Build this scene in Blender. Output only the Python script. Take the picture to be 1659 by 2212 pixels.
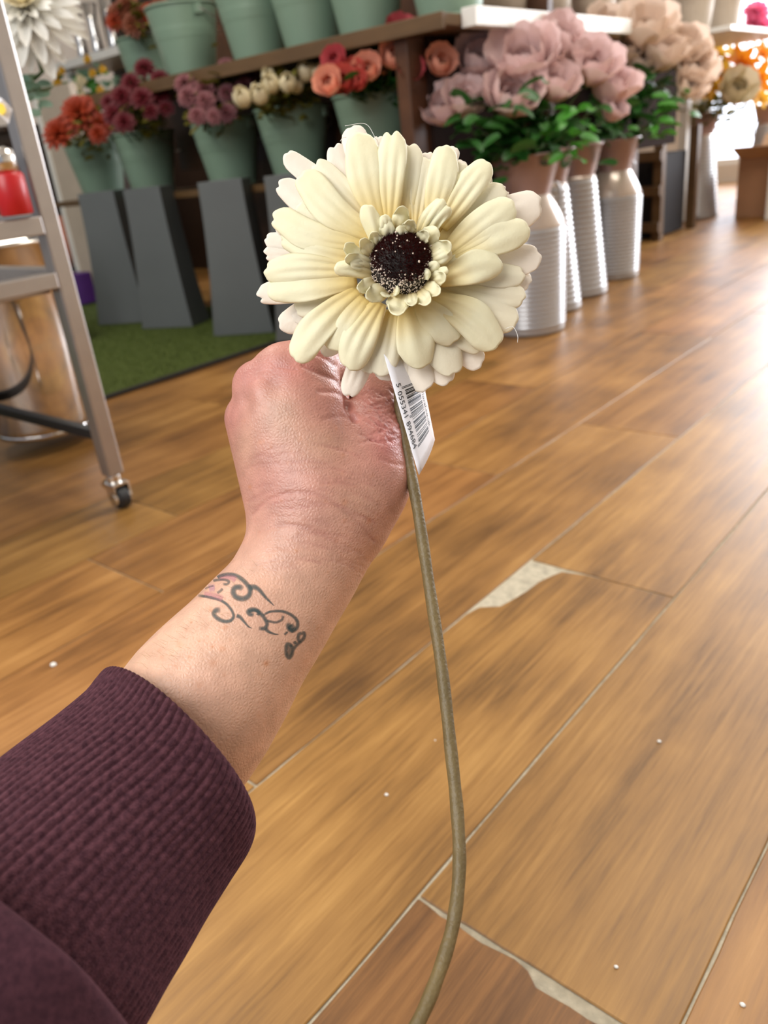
import bpy, bmesh, math, random
import numpy as np
from mathutils import Vector, Matrix, Quaternion
from mathutils.bvhtree import BVHTree
random.seed(7); rng = np.random.default_rng(7)
PI = math.pi
for o in list(bpy.data.objects): bpy.data.objects.remove(o)
SC = bpy.context.scene; COL = SC.collection

# ------------------------------------------------------------------ camera
S = 0.55                                   # camera height over the floor; the room is laid out in multiples of it
FPX = 1707.47; PX, PY = 829.5, 1106.0      # focal length in pixels of the 1659 x 2212 frame
R = Vector((0.76461932, 0.63639666, -0.1017673)); U = Vector((-0.19666006, 0.38076645, 0.90351631)); D = Vector((-0.61374434, 0.67083246, -0.41629519))
CAMP = Vector((0, 0, S))
cd = bpy.data.cameras.new('camera'); cam = bpy.data.objects.new('camera', cd); COL.objects.link(cam)
cam.matrix_world = Matrix(((R.x, U.x, -D.x, 0), (R.y, U.y, -D.y, 0), (R.z, U.z, -D.z, S), (0, 0, 0, 1)))
cd.sensor_fit = 'VERTICAL'; cd.sensor_height = 36; cd.lens = 36 * FPX / 2212
cd.clip_start = 0.02; cd.clip_end = 60
cd.dof.use_dof = True; cd.dof.focus_distance = 0.385; cd.dof.aperture_fstop = 9.6
SC.camera = cam
# ------------------------------------------------------------------ world, lights, exposure
SC.view_settings.view_transform = 'Standard'; SC.view_settings.look = 'None'
SC.view_settings.gamma = 1; SC.view_settings.use_curve_mapping = False; SC.view_settings.exposure = 0.0
SC.cycles.max_bounces = 6; SC.cycles.diffuse_bounces = 3; SC.cycles.glossy_bounces = 4; SC.cycles.transparent_max_bounces = 8
SC.cycles.caustics_reflective = False; SC.cycles.caustics_refractive = False; SC.cycles.use_denoising = True; SC.cycles.sample_clamp_indirect = 6
w = bpy.data.worlds.new('world'); SC.world = w; w.use_nodes = True
w.node_tree.nodes['Background'].inputs[0].default_value = (0.80, 0.87, 1.0, 1); w.node_tree.nodes['Background'].inputs[1].default_value = 0.42
def area(name, loc, target, sx, sy, power, col=(1, 1, 1)):
    l = bpy.data.lights.new(name, 'AREA'); l.shape = 'RECTANGLE'; l.size = sx; l.size_y = sy; l.energy = power; l.color = col
    o = bpy.data.objects.new(name, l); COL.objects.link(o); o.location = loc
    o.rotation_euler = (Vector(target) - Vector(loc)).to_track_quat('-Z', 'Y').to_euler(); return o
area('shopfront_daylight', (-0.5, -1.5, 1.9), (-0.4, 0.6, 0.4), 1.9, 1.5, 66, (1.0, 0.985, 0.96))
area('ceiling_light', (-2.4, 0.5, 2.6), (-2.4, 0.5, 0), 1.2, 1.2, 36, (1.0, 0.93, 0.82))
area('ceiling_light', (-0.3, 2.3, 2.6), (-0.3, 2.3, 0), 1.2, 1.2, 40, (1.0, 0.94, 0.84))
area('window_daylight', (-0.3, 6.85, 1.5), (-0.9, 1.5, 0.3), 3.4, 2.0, 260, (0.93, 0.95, 1.0))

# ------------------------------------------------------------------ helpers
def C(px, py, Z):                                   # a point seen at (px, py) at depth Z metres
    px, py, Z = float(px), float(py), float(Z); return CAMP + (D + R * ((px - PX) / FPX) - U * ((py - PY) / FPX)) * Z
def W(x, y, z): return Vector((x * S, y * S, (z + 1) * S))       # multiples of the camera height, z = 0 at camera level
def on(px, py, ax, val):                            # where the sight line meets the plane ax = val (room units)
    v = D + R * ((px - PX) / FPX) - U * ((py - PY) / FPX); k = val / v[ax]; return W(v.x * k, v.y * k, v.z * k)
def topx(p):
    q = Vector(p) - CAMP; z = q.dot(D); return (PX + FPX * q.dot(R) / z, PY - FPX * q.dot(U) / z)
def lin(c): return tuple(((v / 255) / 12.92 if v / 255 <= .04045 else ((v / 255 + .055) / 1.055) ** 2.4) for v in c)
def link(o): COL.objects.link(o); return o
def tag(o, label=None, cat=None, group=None, kind=None):
    for k, v in (('label', label), ('category', cat), ('group', group), ('kind', kind)):
        if v: o[k] = v
    return o
def thing(name, label, cat, loc=(0, 0, 0), group=None):
    o = link(bpy.data.objects.new(name, None)); o.location = loc; o.empty_display_size = .02
    return tag(o, label, cat, group)
def mesh(verts, faces, smooth=True):
    m = bpy.data.meshes.new('mesh'); m.from_pydata([tuple(v) for v in verts], [], [tuple(f) for f in faces]); m.update()
    if smooth: m.polygons.foreach_set('use_smooth', [True] * len(m.polygons))
    return m
def place(name, m, mat, parent=None, loc=None, world=False):
    """link a mesh; with world=True its vertices are world coordinates and it keeps its place under the parent"""
    o = link(bpy.data.objects.new(name, m))
    if mat and not m.materials: m.materials.append(mat)
    if parent:
        o.parent = parent
        if world: o.matrix_parent_inverse = Matrix.Translation(parent.location).inverted() if not parent.parent else Matrix()
    if loc is not None: o.location = loc
    return o
def addmod(o, t, **k):
    m = o.modifiers.new(t.lower(), t)
    for a, b in k.items(): setattr(m, a, b)
    return m
class MB:
    def __init__(s): s.v = []; s.f = []
    def box(s, a, b):
        n = len(s.v); x0, y0, z0 = a; x1, y1, z1 = b
        s.v += [(x0, y0, z0), (x1, y0, z0), (x1, y1, z0), (x0, y1, z0), (x0, y0, z1), (x1, y0, z1), (x1, y1, z1), (x0, y1, z1)]
        s.f += [tuple(n + i for i in q) for q in ((0, 3, 2, 1), (4, 5, 6, 7), (0, 1, 5, 4), (1, 2, 6, 5), (2, 3, 7, 6), (3, 0, 4, 7))]; return s
    def prism(s, poly, z0, z1):
        n = len(s.v); k = len(poly)
        s.v += [(p[0], p[1], z0) for p in poly] + [(p[0], p[1], z1) for p in poly]
        s.f += [tuple(n + i for i in reversed(range(k))), tuple(n + k + i for i in range(k))] + [(n + i, n + (i + 1) % k, n + k + (i + 1) % k, n + k + i) for i in range(k)]; return s
    def lathe(s, prof, seg=40, cx=0, cy=0, cap=True):
        n = len(s.v)
        for r, z in prof:
            for i in range(seg):
                a = 2 * PI * i / seg; s.v.append((cx + r * math.cos(a), cy + r * math.sin(a), z))
        for j in range(len(prof) - 1):
            for i in range(seg):
                k = (i + 1) % seg; s.f.append((n + j * seg + i, n + j * seg + k, n + (j + 1) * seg + k, n + (j + 1) * seg + i))
        if cap: s.f.append(tuple(n + i for i in reversed(range(seg))))
        return s
    def tube(s, pts, rad, seg=10, cap=True, flat=1.0):
        pts = [Vector(p) for p in pts]; n = len(s.v); up = None
        for i, p in enumerate(pts):
            t = (pts[min(i + 1, len(pts) - 1)] - pts[max(i - 1, 0)]).normalized()
            if up is None: up = t.orthogonal().normalized()
            up = (up - t * up.dot(t)).normalized(); b = t.cross(up); r = rad[i] if hasattr(rad, '__len__') else rad
            for k in range(seg):
                a = 2 * PI * k / seg; s.v.append(tuple(p + up * (r * math.cos(a)) + b * (r * math.sin(a) * flat)))
        for i in range(len(pts) - 1):
            for k in range(seg):
                q = (k + 1) % seg; s.f.append((n + i * seg + k, n + i * seg + q, n + (i + 1) * seg + q, n + (i + 1) * seg + k))
        if cap:
            s.f.append(tuple(n + k for k in reversed(range(seg)))); m = n + (len(pts) - 1) * seg; s.f.append(tuple(m + k for k in range(seg)))
        return s
    def blob(s, c, r, seg=8, rings=5, sc=(1, 1, 1)):
        n = len(s.v)
        for j in range(1, rings):
            t = PI * j / rings
            for i in range(seg):
                a = 2 * PI * i / seg; s.v.append((c[0] + r * sc[0] * math.sin(t) * math.cos(a), c[1] + r * sc[1] * math.sin(t) * math.sin(a), c[2] + r * sc[2] * math.cos(t)))
        top = len(s.v); s.v += [(c[0], c[1], c[2] + r * sc[2]), (c[0], c[1], c[2] - r * sc[2])]
        for i in range(seg):
            k = (i + 1) % seg; s.f.append((top, n + i, n + k)); s.f.append((top + 1, n + (rings - 2) * seg + k, n + (rings - 2) * seg + i))
            for j in range(rings - 2): s.f.append((n + j * seg + i, n + (j + 1) * seg + i, n + (j + 1) * seg + k, n + j * seg + k))
        return s
    def mesh(s, smooth=False): return mesh(s.v, s.f, smooth)
def bevel(o, w=.002, seg=2): return addmod(o, 'BEVEL', width=w, segments=seg, limit_method='ANGLE')
def spline(pts, n):                                 # Catmull-Rom through points
    pts = [np.array(p, float) for p in pts]; P = [2 * pts[0] - pts[1]] + pts + [2 * pts[-1] - pts[-2]]; out = []
    for i in range(1, len(P) - 2):
        for k in range(n):
            t = k / n; a, b, c, d = P[i - 1], P[i], P[i + 1], P[i + 2]
            out.append(.5 * ((2 * b) + (c - a) * t + (2 * a - 5 * b + 4 * c - d) * t * t + (3 * b - a - 3 * c + d) * t ** 3))
    out.append(pts[-1]); return out

# ------------------------------------------------------------------ materials
def nt(name):
    m = bpy.data.materials.new(name); m.use_nodes = True; return m, m.node_tree.nodes, m.node_tree.links, m.node_tree.nodes['Principled BSDF']
def mat(name, col, rough=.5, metal=0, var=.12, scale=20, bump=0, bscale=200, spec=.5, sheen=0, trans=0, coat=0, stretch=None):
    m, N, L, B = nt(name); c = lin(col)
    tc = N.new('ShaderNodeTexCoord'); mp = N.new('ShaderNodeMapping'); L.new(tc.outputs['Object'], mp.inputs[0])
    if stretch: mp.inputs['Scale'].default_value = stretch
    nz = N.new('ShaderNodeTexNoise'); nz.inputs['Scale'].default_value = scale; nz.inputs['Detail'].default_value = 4; L.new(mp.outputs[0], nz.inputs[0])
    r = N.new('ShaderNodeMapRange'); r.inputs[1].default_value = .25; r.inputs[2].default_value = .75; r.inputs[3].default_value = 1 - var; r.inputs[4].default_value = 1 + var; L.new(nz.outputs[0], r.inputs[0])
    h = N.new('ShaderNodeMix'); h.data_type = 'RGBA'; h.blend_type = 'MULTIPLY'; h.inputs[0].default_value = 1; h.inputs[6].default_value = (*c, 1); L.new(r.outputs[0], h.inputs[7]); L.new(h.outputs[2], B.inputs['Base Color'])
    B.inputs['Roughness'].default_value = rough; B.inputs['Metallic'].default_value = metal; B.inputs['Specular IOR Level'].default_value = spec
    B.inputs['Sheen Weight'].default_value = sheen; B.inputs['Coat Weight'].default_value = coat
    if trans:
        t = N.new('ShaderNodeBsdfTranslucent'); L.new(h.outputs[2], t.inputs[0]); mx = N.new('ShaderNodeMixShader'); mx.inputs[0].default_value = trans
        L.new(B.outputs[0], mx.inputs[1]); L.new(t.outputs[0], mx.inputs[2]); L.new(mx.outputs[0], N['Material Output'].inputs[0])
    if bump:
        n2 = N.new('ShaderNodeTexNoise'); n2.inputs['Scale'].default_value = bscale; L.new(mp.outputs[0], n2.inputs[0])
        b = N.new('ShaderNodeBump'); b.inputs['Strength'].default_value = bump; b.inputs['Distance'].default_value = .002; L.new(n2.outputs[0], b.inputs['Height']); L.new(b.outputs[0], B.inputs['Normal'])
    return m
def wood(name, stops, sx=(16, 1.3, 16), rough=.3, random_tint=True, spec=.5, coat=0):
    m, N, L, B = nt(name)
    tc = N.new('ShaderNodeTexCoord'); oi = N.new('ShaderNodeObjectInfo'); cm = N.new('ShaderNodeVectorMath'); cm.operation = 'SCALE'; cm.inputs[0].default_value = (37, 53, 11)
    L.new(oi.outputs['Random'], cm.inputs['Scale']); ad = N.new('ShaderNodeVectorMath'); L.new(tc.outputs['Object'], ad.inputs[0]); L.new(cm.outputs[0], ad.inputs[1])
    mp = N.new('ShaderNodeMapping'); mp.inputs['Scale'].default_value = sx; L.new(ad.outputs[0], mp.inputs[0])
    n1 = N.new('ShaderNodeTexNoise'); n1.inputs['Scale'].default_value = 1.4; n1.inputs['Detail'].default_value = 9; n1.inputs['Roughness'].default_value = .62; n1.inputs['Distortion'].default_value = .6; L.new(mp.outputs[0], n1.inputs[0])
    mp2 = N.new('ShaderNodeMapping'); mp2.inputs['Scale'].default_value = (sx[0] * 5, sx[1] * 3, sx[2] * 5); L.new(ad.outputs[0], mp2.inputs[0])
    n2 = N.new('ShaderNodeTexNoise'); n2.inputs['Scale'].default_value = 2.2; n2.inputs['Detail'].default_value = 6; n2.inputs['Roughness'].default_value = .7; L.new(mp2.outputs[0], n2.inputs[0])
    n3 = N.new('ShaderNodeTexNoise'); n3.inputs['Scale'].default_value = 4.5; n3.inputs['Detail'].default_value = 3; L.new(ad.outputs[0], n3.inputs[0])
    mx = N.new('ShaderNodeMix'); mx.inputs[0].default_value = .42; L.new(n1.outputs[0], mx.inputs[2]); L.new(n2.outputs[0], mx.inputs[3])
    mx2 = N.new('ShaderNodeMix'); mx2.inputs[0].default_value = .34; L.new(mx.outputs[0], mx2.inputs[2]); L.new(n3.outputs[0], mx2.inputs[3])
    cr = N.new('ShaderNodeValToRGB'); L.new(mx2.outputs[0], cr.inputs[0]); e = cr.color_ramp.elements
    while len(e) < len(stops): e.new(.5)
    for i, (p, c) in enumerate(stops): e[i].position = p; e[i].color = (*lin(c), 1)
    out = cr.outputs[0]
    if random_tint:
        hs = N.new('ShaderNodeHueSaturation'); rr = N.new('ShaderNodeMapRange'); rr.inputs[3].default_value = .491; rr.inputs[4].default_value = .503; L.new(oi.outputs['Random'], rr.inputs[0]); L.new(rr.outputs[0], hs.inputs['Hue'])
        r2 = N.new('ShaderNodeMath'); r2.operation = 'FRACT'; r3 = N.new('ShaderNodeMath'); r3.operation = 'MULTIPLY'; r3.inputs[1].default_value = 17.3; L.new(oi.outputs['Random'], r3.inputs[0]); L.new(r3.outputs[0], r2.inputs[0])
        r4 = N.new('ShaderNodeMapRange'); r4.inputs[3].default_value = .88; r4.inputs[4].default_value = 1.06; L.new(r2.outputs[0], r4.inputs[0]); L.new(r4.outputs[0], hs.inputs['Value']); L.new(out, hs.inputs['Color']); out = hs.outputs[0]
    L.new(out, B.inputs['Base Color']); B.inputs['Specular IOR Level'].default_value = spec; B.inputs['Coat Weight'].default_value = coat; B.inputs['Coat Roughness'].default_value = .2
    rm = N.new('ShaderNodeMapRange'); rm.inputs[3].default_value = rough - .07; rm.inputs[4].default_value = rough + .12; L.new(n2.outputs[0], rm.inputs[0]); L.new(rm.outputs[0], B.inputs['Roughness'])
    b = N.new('ShaderNodeBump'); b.inputs['Strength'].default_value = .12; b.inputs['Distance'].default_value = .002; L.new(mx.outputs[0], b.inputs['Height']); L.new(b.outputs[0], B.inputs['Normal'])
    return m
def attr_mat(name, attr, rough=.5, bump=None, sss=0, spec=.5, trans=0, sheen=0, varscale=0, var=0):
    m, N, L, B = nt(name); a = N.new('ShaderNodeAttribute'); a.attribute_name = attr; out = a.outputs['Color']
    tc = N.new('ShaderNodeTexCoord')
    if var:
        nz = N.new('ShaderNodeTexNoise'); nz.inputs['Scale'].default_value = varscale; nz.inputs['Detail'].default_value = 5; L.new(tc.outputs['Object'], nz.inputs[0])
        r = N.new('ShaderNodeMapRange'); r.inputs[1].default_value = .3; r.inputs[2].default_value = .7; r.inputs[3].default_value = 1 - var; r.inputs[4].default_value = 1 + var; L.new(nz.outputs[0], r.inputs[0])
        h = N.new('ShaderNodeMix'); h.data_type = 'RGBA'; h.blend_type = 'MULTIPLY'; h.inputs[0].default_value = 1; L.new(out, h.inputs[6]); L.new(r.outputs[0], h.inputs[7]); out = h.outputs[2]
    L.new(out, B.inputs['Base Color']); B.inputs['Roughness'].default_value = rough; B.inputs['Specular IOR Level'].default_value = spec; B.inputs['Sheen Weight'].default_value = sheen
    if sss:
        B.inputs['Subsurface Weight'].default_value = sss; B.inputs['Subsurface Radius'].default_value = (1, .35, .2); B.inputs['Subsurface Scale'].default_value = .004
    if trans:
        t = N.new('ShaderNodeBsdfTranslucent'); L.new(out, t.inputs[0]); mx = N.new('ShaderNodeMixShader'); mx.inputs[0].default_value = trans
        L.new(B.outputs[0], mx.inputs[1]); L.new(t.outputs[0], mx.inputs[2]); L.new(mx.outputs[0], N['Material Output'].inputs[0])
    if bump: bump(N, L, B, tc)
    return m
def emis(name, col, s):
    m, N, L, B = nt(name); B.inputs['Base Color'].default_value = (0, 0, 0, 1); B.inputs['Emission Color'].default_value = (*lin(col), 1); B.inputs['Emission Strength'].default_value = s; return m
def setcol(me, name, arr):
    a = me.color_attributes.new(name, 'FLOAT_COLOR', 'POINT'); x = np.ones((len(me.vertices), 4), np.float32); x[:, :3] = arr; a.data.foreach_set('color', x.ravel())

M = dict(
 plank=wood('plank_wood', [(.30, (70, 46, 22)), (.40, (110, 76, 36)), (.50, (146, 104, 52)), (.60, (170, 126, 68)), (.76, (196, 156, 98))], sx=(20, 1.5, 20), rough=.38, spec=.45),
 cement=mat('cement', (180, 170, 148), .9, var=.25, scale=90, bump=.6, bscale=300),
 brownwood=wood('dark_brown_wood', [(.3, (48, 28, 16)), (.5, (78, 48, 28)), (.7, (102, 66, 40))], rough=.5, random_tint=False),
 shelfwood=wood('shelf_wood', [(.3, (70, 50, 28)), (.5, (92, 68, 40)), (.7, (112, 84, 52))], sx=(1.3, 16, 16), rough=.5, random_tint=False),
 green=mat('sage_green_paint', (124, 148, 128), .42, var=.05, scale=8, spec=.45),
 greywhite=mat('pale_grey_paint', (172, 172, 174), .3, metal=.35, var=.08, scale=9, spec=.6, coat=.8),
 shoulder=mat('cream_grey_paint', (196, 180, 166), .25, metal=.35, var=.08, scale=9, coat=.8),
 dusk=mat('dusty_pink_paint', (156, 130, 126), .35, metal=.2, var=.08, scale=9, coat=.5),
 darkgrey=mat('matt_grey_plastic', (94, 98, 98), .5, var=.06, scale=6),
 white=mat('white_paint', (232, 230, 224), .4, var=.03),
 beige=mat('beige_board', (186, 170, 152), .6, var=.06),
 wall=mat('wall_paint', (206, 196, 182), .8, var=.04, scale=3),
 ceil=mat('ceiling_paint', (225, 222, 215), .9, var=.02, scale=3),
 turf=mat('artificial_turf', (66, 80, 14), .85, var=.35, scale=120, bump=.5, bscale=700),
 matedge=mat('mat_edge_black', (38, 34, 30), .8),
 steel=mat('brushed_steel', (172, 166, 162), .33, metal=.85, var=.05, scale=30),
 chrome=mat('polished_chrome', (225, 222, 218), .1, metal=1, var=.02),
 rubber=mat('black_rubber', (26, 26, 28), .5),
 hub=mat('grey_hub', (150, 152, 155), .35, metal=.5),
 cardboard=mat('cardboard', (158, 116, 84), .8, var=.08, scale=12),
 cardlight=mat('cardboard_inside', (196, 160, 128), .8, var=.06, scale=12),
 gapshade=mat('gap_shade_panel', (40, 28, 24), .95, spec=.1),  # near-black colour stands in for the shade in the stand's side gaps
 black=mat('black_fabric', (22, 20, 24), .8),
 darkbrown=mat('dark_brown_lacquer', (54, 36, 24), .5),
 terracotta=mat('terracotta', (158, 98, 72), .7),
 purple=mat('purple_film', (82, 38, 120), .4),
 red=mat('red_film', (186, 26, 30), .35),
 glassy=mat('clear_glass', (225, 232, 235), .06, trans=0, spec=.8),
 paper=mat('white_card', (236, 235, 240), .45, var=.02),
 ink=mat('black_ink', (24, 22, 26), .55, var=0),
 yellowink=mat('yellow_ink', (235, 200, 40), .5),
 stem=mat('stem_olive', (108, 92, 58), .5, var=.25, scale=60, bump=.25, bscale=500),
 bgstem=mat('stem_green', (58, 86, 34), .6, var=.2),
 leaf=mat('leaf_green', (42, 92, 34), .42, var=.35, scale=30, trans=.2),
 leafb=mat('leaf_bright_green', (70, 140, 44), .42, var=.3, scale=30, trans=.3),
 leafo=mat('leaf_olive', (104, 98, 28), .55, var=.4, scale=40, trans=.2),
 euca=mat('eucalyptus_leaf', (104, 134, 112), .55, var=.2, scale=30, trans=.15),
 dusty=mat('dusty_pink_petal', (230, 200, 196), .6, var=.07, scale=25, trans=.25),
 peach=mat('peach_petal', (240, 218, 200), .6, var=.07, scale=25, trans=.25),
 rust=mat('rust_orange_petal', (156, 52, 18), .6, var=.25, scale=50, trans=.15),
 burg=mat('burgundy_petal', (98, 12, 26), .6, var=.25, scale=50, trans=.15),
 mauve=mat('mauve_petal', (134, 80, 84), .6, var=.22, scale=50, trans=.15),
 mauved=mat('dark_mauve_petal', (108, 58, 64), .6, var=.22, scale=50, trans=.15),
 cream=mat('cream_petal', (242, 230, 196), .6, var=.06, scale=50, trans=.2),
 coral=mat('coral_petal', (204, 92, 82), .6, var=.12, scale=50, trans=.2),
 pinkp=mat('salmon_petal', (238, 168, 142), .6, var=.12, scale=50, trans=.2),
 rosep=mat('deep_rose_petal', (188, 78, 84), .6, var=.12, scale=50, trans=.2),
 brownp=mat('rusty_brown_petal', (120, 62, 38), .6, var=.3, scale=50),
 yellow=mat('yellow_petal', (232, 186, 60), .55, var=.15, scale=40, trans=.3),
 orange=mat('orange_petal', (240, 146, 26), .55, var=.15, scale=40, trans=.3),
 hotpink=mat('hot_pink_petal', (236, 110, 150), .6, var=.15, scale=40, trans=.3),
 whitep=mat('white_petal', (244, 242, 234), .5, var=.03, scale=40, trans=.25),
)
def matglow(): return emis('window_glow', (236, 242, 255), 5.0)

# ------------------------------------------------------------------ room shell
def struct(name, m, mt): return tag(place(name, m, mt), kind='structure')
X0, X1, Y0, Y1, ZC = -12.5, 5.0, -1.6, 13.2, 3.9
def wb(a, b): p, q = W(*a), W(*b); return MB().box((min(p.x, q.x), min(p.y, q.y), min(p.z, q.z)), (max(p.x, q.x), max(p.y, q.y), max(p.z, q.z)))
floor = struct('floor', wb((X0, Y0, -1.03), (X1, Y1, -1.0034)).mesh(), M['cement'])
struct('ceiling', wb((X0, Y0, ZC), (X1, Y1, ZC + .1)).mesh(), M['ceil'])
struct('wall_left', wb((X0 - .15, Y0, -1.03), (X0, Y1, ZC)).mesh(), M['wall'])
struct('wall_right', wb((X1, Y0, -1.03), (X1 + .15, Y1, ZC)).mesh(), M['wall'])
# window wall: sill, head and piers around the tall shop windows
mb = MB(); wins = [(-4.75, -1.6), (-1.3, 1.5), (1.8, 4.6)]
def addb(mb, a, b):
    p, q = W(*a), W(*b); mb.box((p.x, p.y, p.z), (q.x, q.y, q.z))
addb(mb, (X0, Y1, -1.03), (X1, Y1 + .15, -.75)); addb(mb, (X0, Y1, 2.9), (X1, Y1 + .15, ZC))
xs = [X0] + [v for a in wins for v in a] + [X1]
for i in range(0, len(xs), 2): addb(mb, (xs[i], Y1, -.75), (xs[i + 1], Y1 + .15, 2.9))
struct('wall_back', mb.mesh(), M['wall']); glow = matglow()
for i, (a, b) in enumerate(wins):
    mb = MB()
    for x in (a, (a + b) / 2 - .04, b - .08): addb(mb, (x, Y1 + .02, -.75), (x + .08, Y1 + .1, 2.9))
    for z in (-.75, 1.4, 2.82): addb(mb, (a, Y1 + .02, z), (b, Y1 + .1, z + .08))
    wf = struct('window_%d' % (i + 1), mb.mesh(), M['white'])
    for k, (c, d) in enumerate(((a, (a + b) / 2), ((a + b) / 2, b))):
        mp_ = MB(); addb(mp_, (c + .04, Y1 + .11, -.72), (d - .04, Y1 + .13, 2.85)); place('pane', mp_.mesh(), glow, wf)
struct('baseboard_left', wb((X0, Y0, -1.01), (X0 + .04, Y1, -.82)).mesh(), M['white'])

# ------------------------------------------------------------------ floor planks, each its own piece
PWID = .3745; PL = 1.95
def fl(px, py): p = on(px, py, 2, -1); return (p.x / S, p.y / S)
chip = [fl(*q) for q in [(1036, 1311), (1078, 1309), (1112, 1290), (1140, 1276), (1165, 1256), (1190, 1243), (1212, 1236)]]
offs = {0: .597, 1: 1.565, 2: .612, 3: 2.005, 4: .95, -1: 1.35}
rj = random.Random(3); zt = 0.0; cnt = 0
def jag(a, b, n, amp):
    return [(a[0] + (b[0] - a[0]) * t + rj.uniform(-amp, amp), a[1] + (b[1] - a[1]) * t + rj.uniform(-amp, amp)) for t in [i / n for i in range(1, n)]]
for k in range(-14, 34):
    xr = -.19 - PWID * k; xl = xr - PWID
    if xr > 3.2 or xl < X0: continue
    off = offs.get(k, (k * .731) % 1 * PL)
    y = off - PL * 3
    while y < Y1:
        a, b = max(y, Y0), min(y + PL, Y1); y0_ = y; y += PL
        if b <= a + .1: continue
        if xl > 1.0 + .0 * a and a > 2.5: continue
        g = .0022; gw = .0024
        near = -1.9 < xl < .3 and a < 3.2 and b > .1
        p = [(xl + g, a + gw), (xr - g, a + gw), (xr - g, b - gw), (xl + g, b - gw)]
        am = .0011 if near else 0
        nn = 26 if near else 1; ne = 8 if near else 1
        low = [p[0]] + jag(p[0], p[1], ne, am) + [p[1]]
        right = jag(p[1], p[2], nn, am)
        top = [p[2]] + jag(p[2], p[3], ne, am) + [p[3]]
        left = jag(p[3], p[0], nn, am)
        if k == 1 and abs(b - 1.565) < .02:      # broken corner
            top = [p[2]] + jag(p[2], (-.83, b - gw), 5, am * 1.5) + [(x + rj.uniform(-.003, .003), y_ + rj.uniform(-.003, .003)) for x, y_ in reversed(chip)]
            left = [q for q in left if q[1] < 1.30]
        if k == 2 and abs(a - .612) < .02: pass
        if k == 0 and abs(b - .597) < .02:       # crumbled end joint
            top = [p[2], (p[2][0] - .01, b - .012)] + [(q[0], q[1] - (.012 if q[0] > -.37 else .0) - rj.uniform(0, .005)) for q in jag(p[2], p[3], 16, .002)] + [p[3]]
        poly = low + right + top + left
        cx, cy = (xl + xr) / 2, (a + b) / 2; c = W(cx, cy, -1)
        mm = MB().prism([((q[0] - cx) * S, (q[1] - cy) * S) for q in poly], -.0024, 0).mesh()
        o = place('plank', mm, M['plank'], floor, loc=(c.x, c.y, rj.uniform(-.0003, .0003)))
        if near: bevel(o, .0009, 1)
# specks and chips of petal or plaster on the floor
for i, (px, py, r_) in enumerate([(116, 1438, .005), (1424, 1603, .0022), (835, 1718, .0022), (1331, 2090, .0018), (1604, 2172, .0022), (940, 1600, .001)]):
    c = on(px, py, 2, -1)
    lab = ['white petal scrap on the planks left of the forearm', 'tiny pale crumb on the broad plank right of the stem', 'tiny pale crumb on the plank between sleeve and stem', 'tiny white crumb near the lower cracked joint', 'small white crumb in the lower right corner of the floor', 'very fine crumb close to the left of the stem'][i]
    tag(place('floor_crumb', MB().blob((0, 0, r_ * .3), r_, 7, 4, (1, .8, .45)).mesh(True), M['white'], loc=(c.x, c.y, .0003)), lab, 'crumb')
# artificial grass mat
a, b = W(-9.6, -.9, -.995), W(-3.64, 3.9, -.975)
tf = thing('turf_mat', 'artificial green grass mat under the tall grey vases, with a dark edge', 'mat', (a.x, a.y, .001))
place('turf', MB().box((a.x, a.y, .001), (b.x, b.y, .010)).mesh(), M['turf'], tf, world=True)
place('edge_strip', MB().box((b.x, a.y, .001), (b.x + .022, b.y, .009)).mesh(), M['matedge'], tf, world=True)
nb = 26000; vv = np.zeros((nb * 3, 3)); bx = rng.uniform(a.x + 1.6, b.x, nb); by = rng.uniform(a.y + .8, b.y, nb); ang = rng.uniform(0, 2 * PI, nb); hh = rng.uniform(.005, .011, nb)
vv[0::3] = np.c_[bx + .0012 * np.cos(ang), by + .0012 * np.sin(ang), np.full(nb, .0098)]; vv[1::3] = np.c_[bx - .0012 * np.cos(ang), by - .0012 * np.sin(ang), np.full(nb, .0098)]
vv[2::3] = np.c_[bx + rng.normal(0, .004, nb), by + rng.normal(0, .004, nb), .0098 + hh]
tag(place('grass_blades', mesh(vv, np.arange(nb * 3).reshape(-1, 3).tolist(), False), M['turf'], tf, world=True), kind='stuff')

# ------------------------------------------------------------------ display stand
def wpart(name, a, b, m, parent, bv=.002):
    mb = MB(); p, q = W(*a), W(*b); mb.box((p.x, p.y, p.z), (q.x, q.y, q.z)); o = place(name, mb.mesh(), M[m] if isinstance(m, str) else m, parent, world=True)
    if bv: bevel(o, bv)
    return o
st = thing('display_stand', 'stepped dark wooden display stand holding two rows of green buckets', 'stand', W(-4.4, 4.0, -1))
wpart('lower_board', (-6.35, 3.46, -.165), (-2.72, 4.2, -.125), 'shelfwood', st)
wpart('upper_board', (-5.35, 3.42, .475), (-2.42, 4.5, .525), 'shelfwood', st)
wpart('back_panel', (-5.35, 4.5, -1), (-2.5, 4.56, 1.4), 'brownwood', st)
wpart('riser_panel', (-5.35, 4.02, .0), (-2.75, 4.07, .475), 'brownwood', st)
wpart('upright', (-2.76, 3.46, -1), (-2.68, 3.6, .475), 'brownwood', st)
wpart('upright', (-4.5, 3.7, -1), (-4.38, 3.82, -.165), 'brownwood', st)
wpart('side_panel', (-2.72, 3.6, -.2), (-2.66, 6.8, .475), 'gapshade', st)  # shade as a dark sheet, run past the stand to cover the bright window
wpart('side_board', (-3.5, 4.5, .475), (-2.42, 6.1, .52), 'brownwood', st)
wpart('front_lip', (-5.35, 3.40, .46), (-2.42, 3.42, .53), 'shelfwood', st); o = wpart('white_shelf_edge', (-2.42, 3.55, .465), (-2.34, 5.22, .545), 'white', st); tag(o, 'white painted edging along the right side of the top board')
wpart('upright', (-2.74, 5.95, -1), (-2.66, 6.1, .475), 'brownwood', st)
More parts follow.
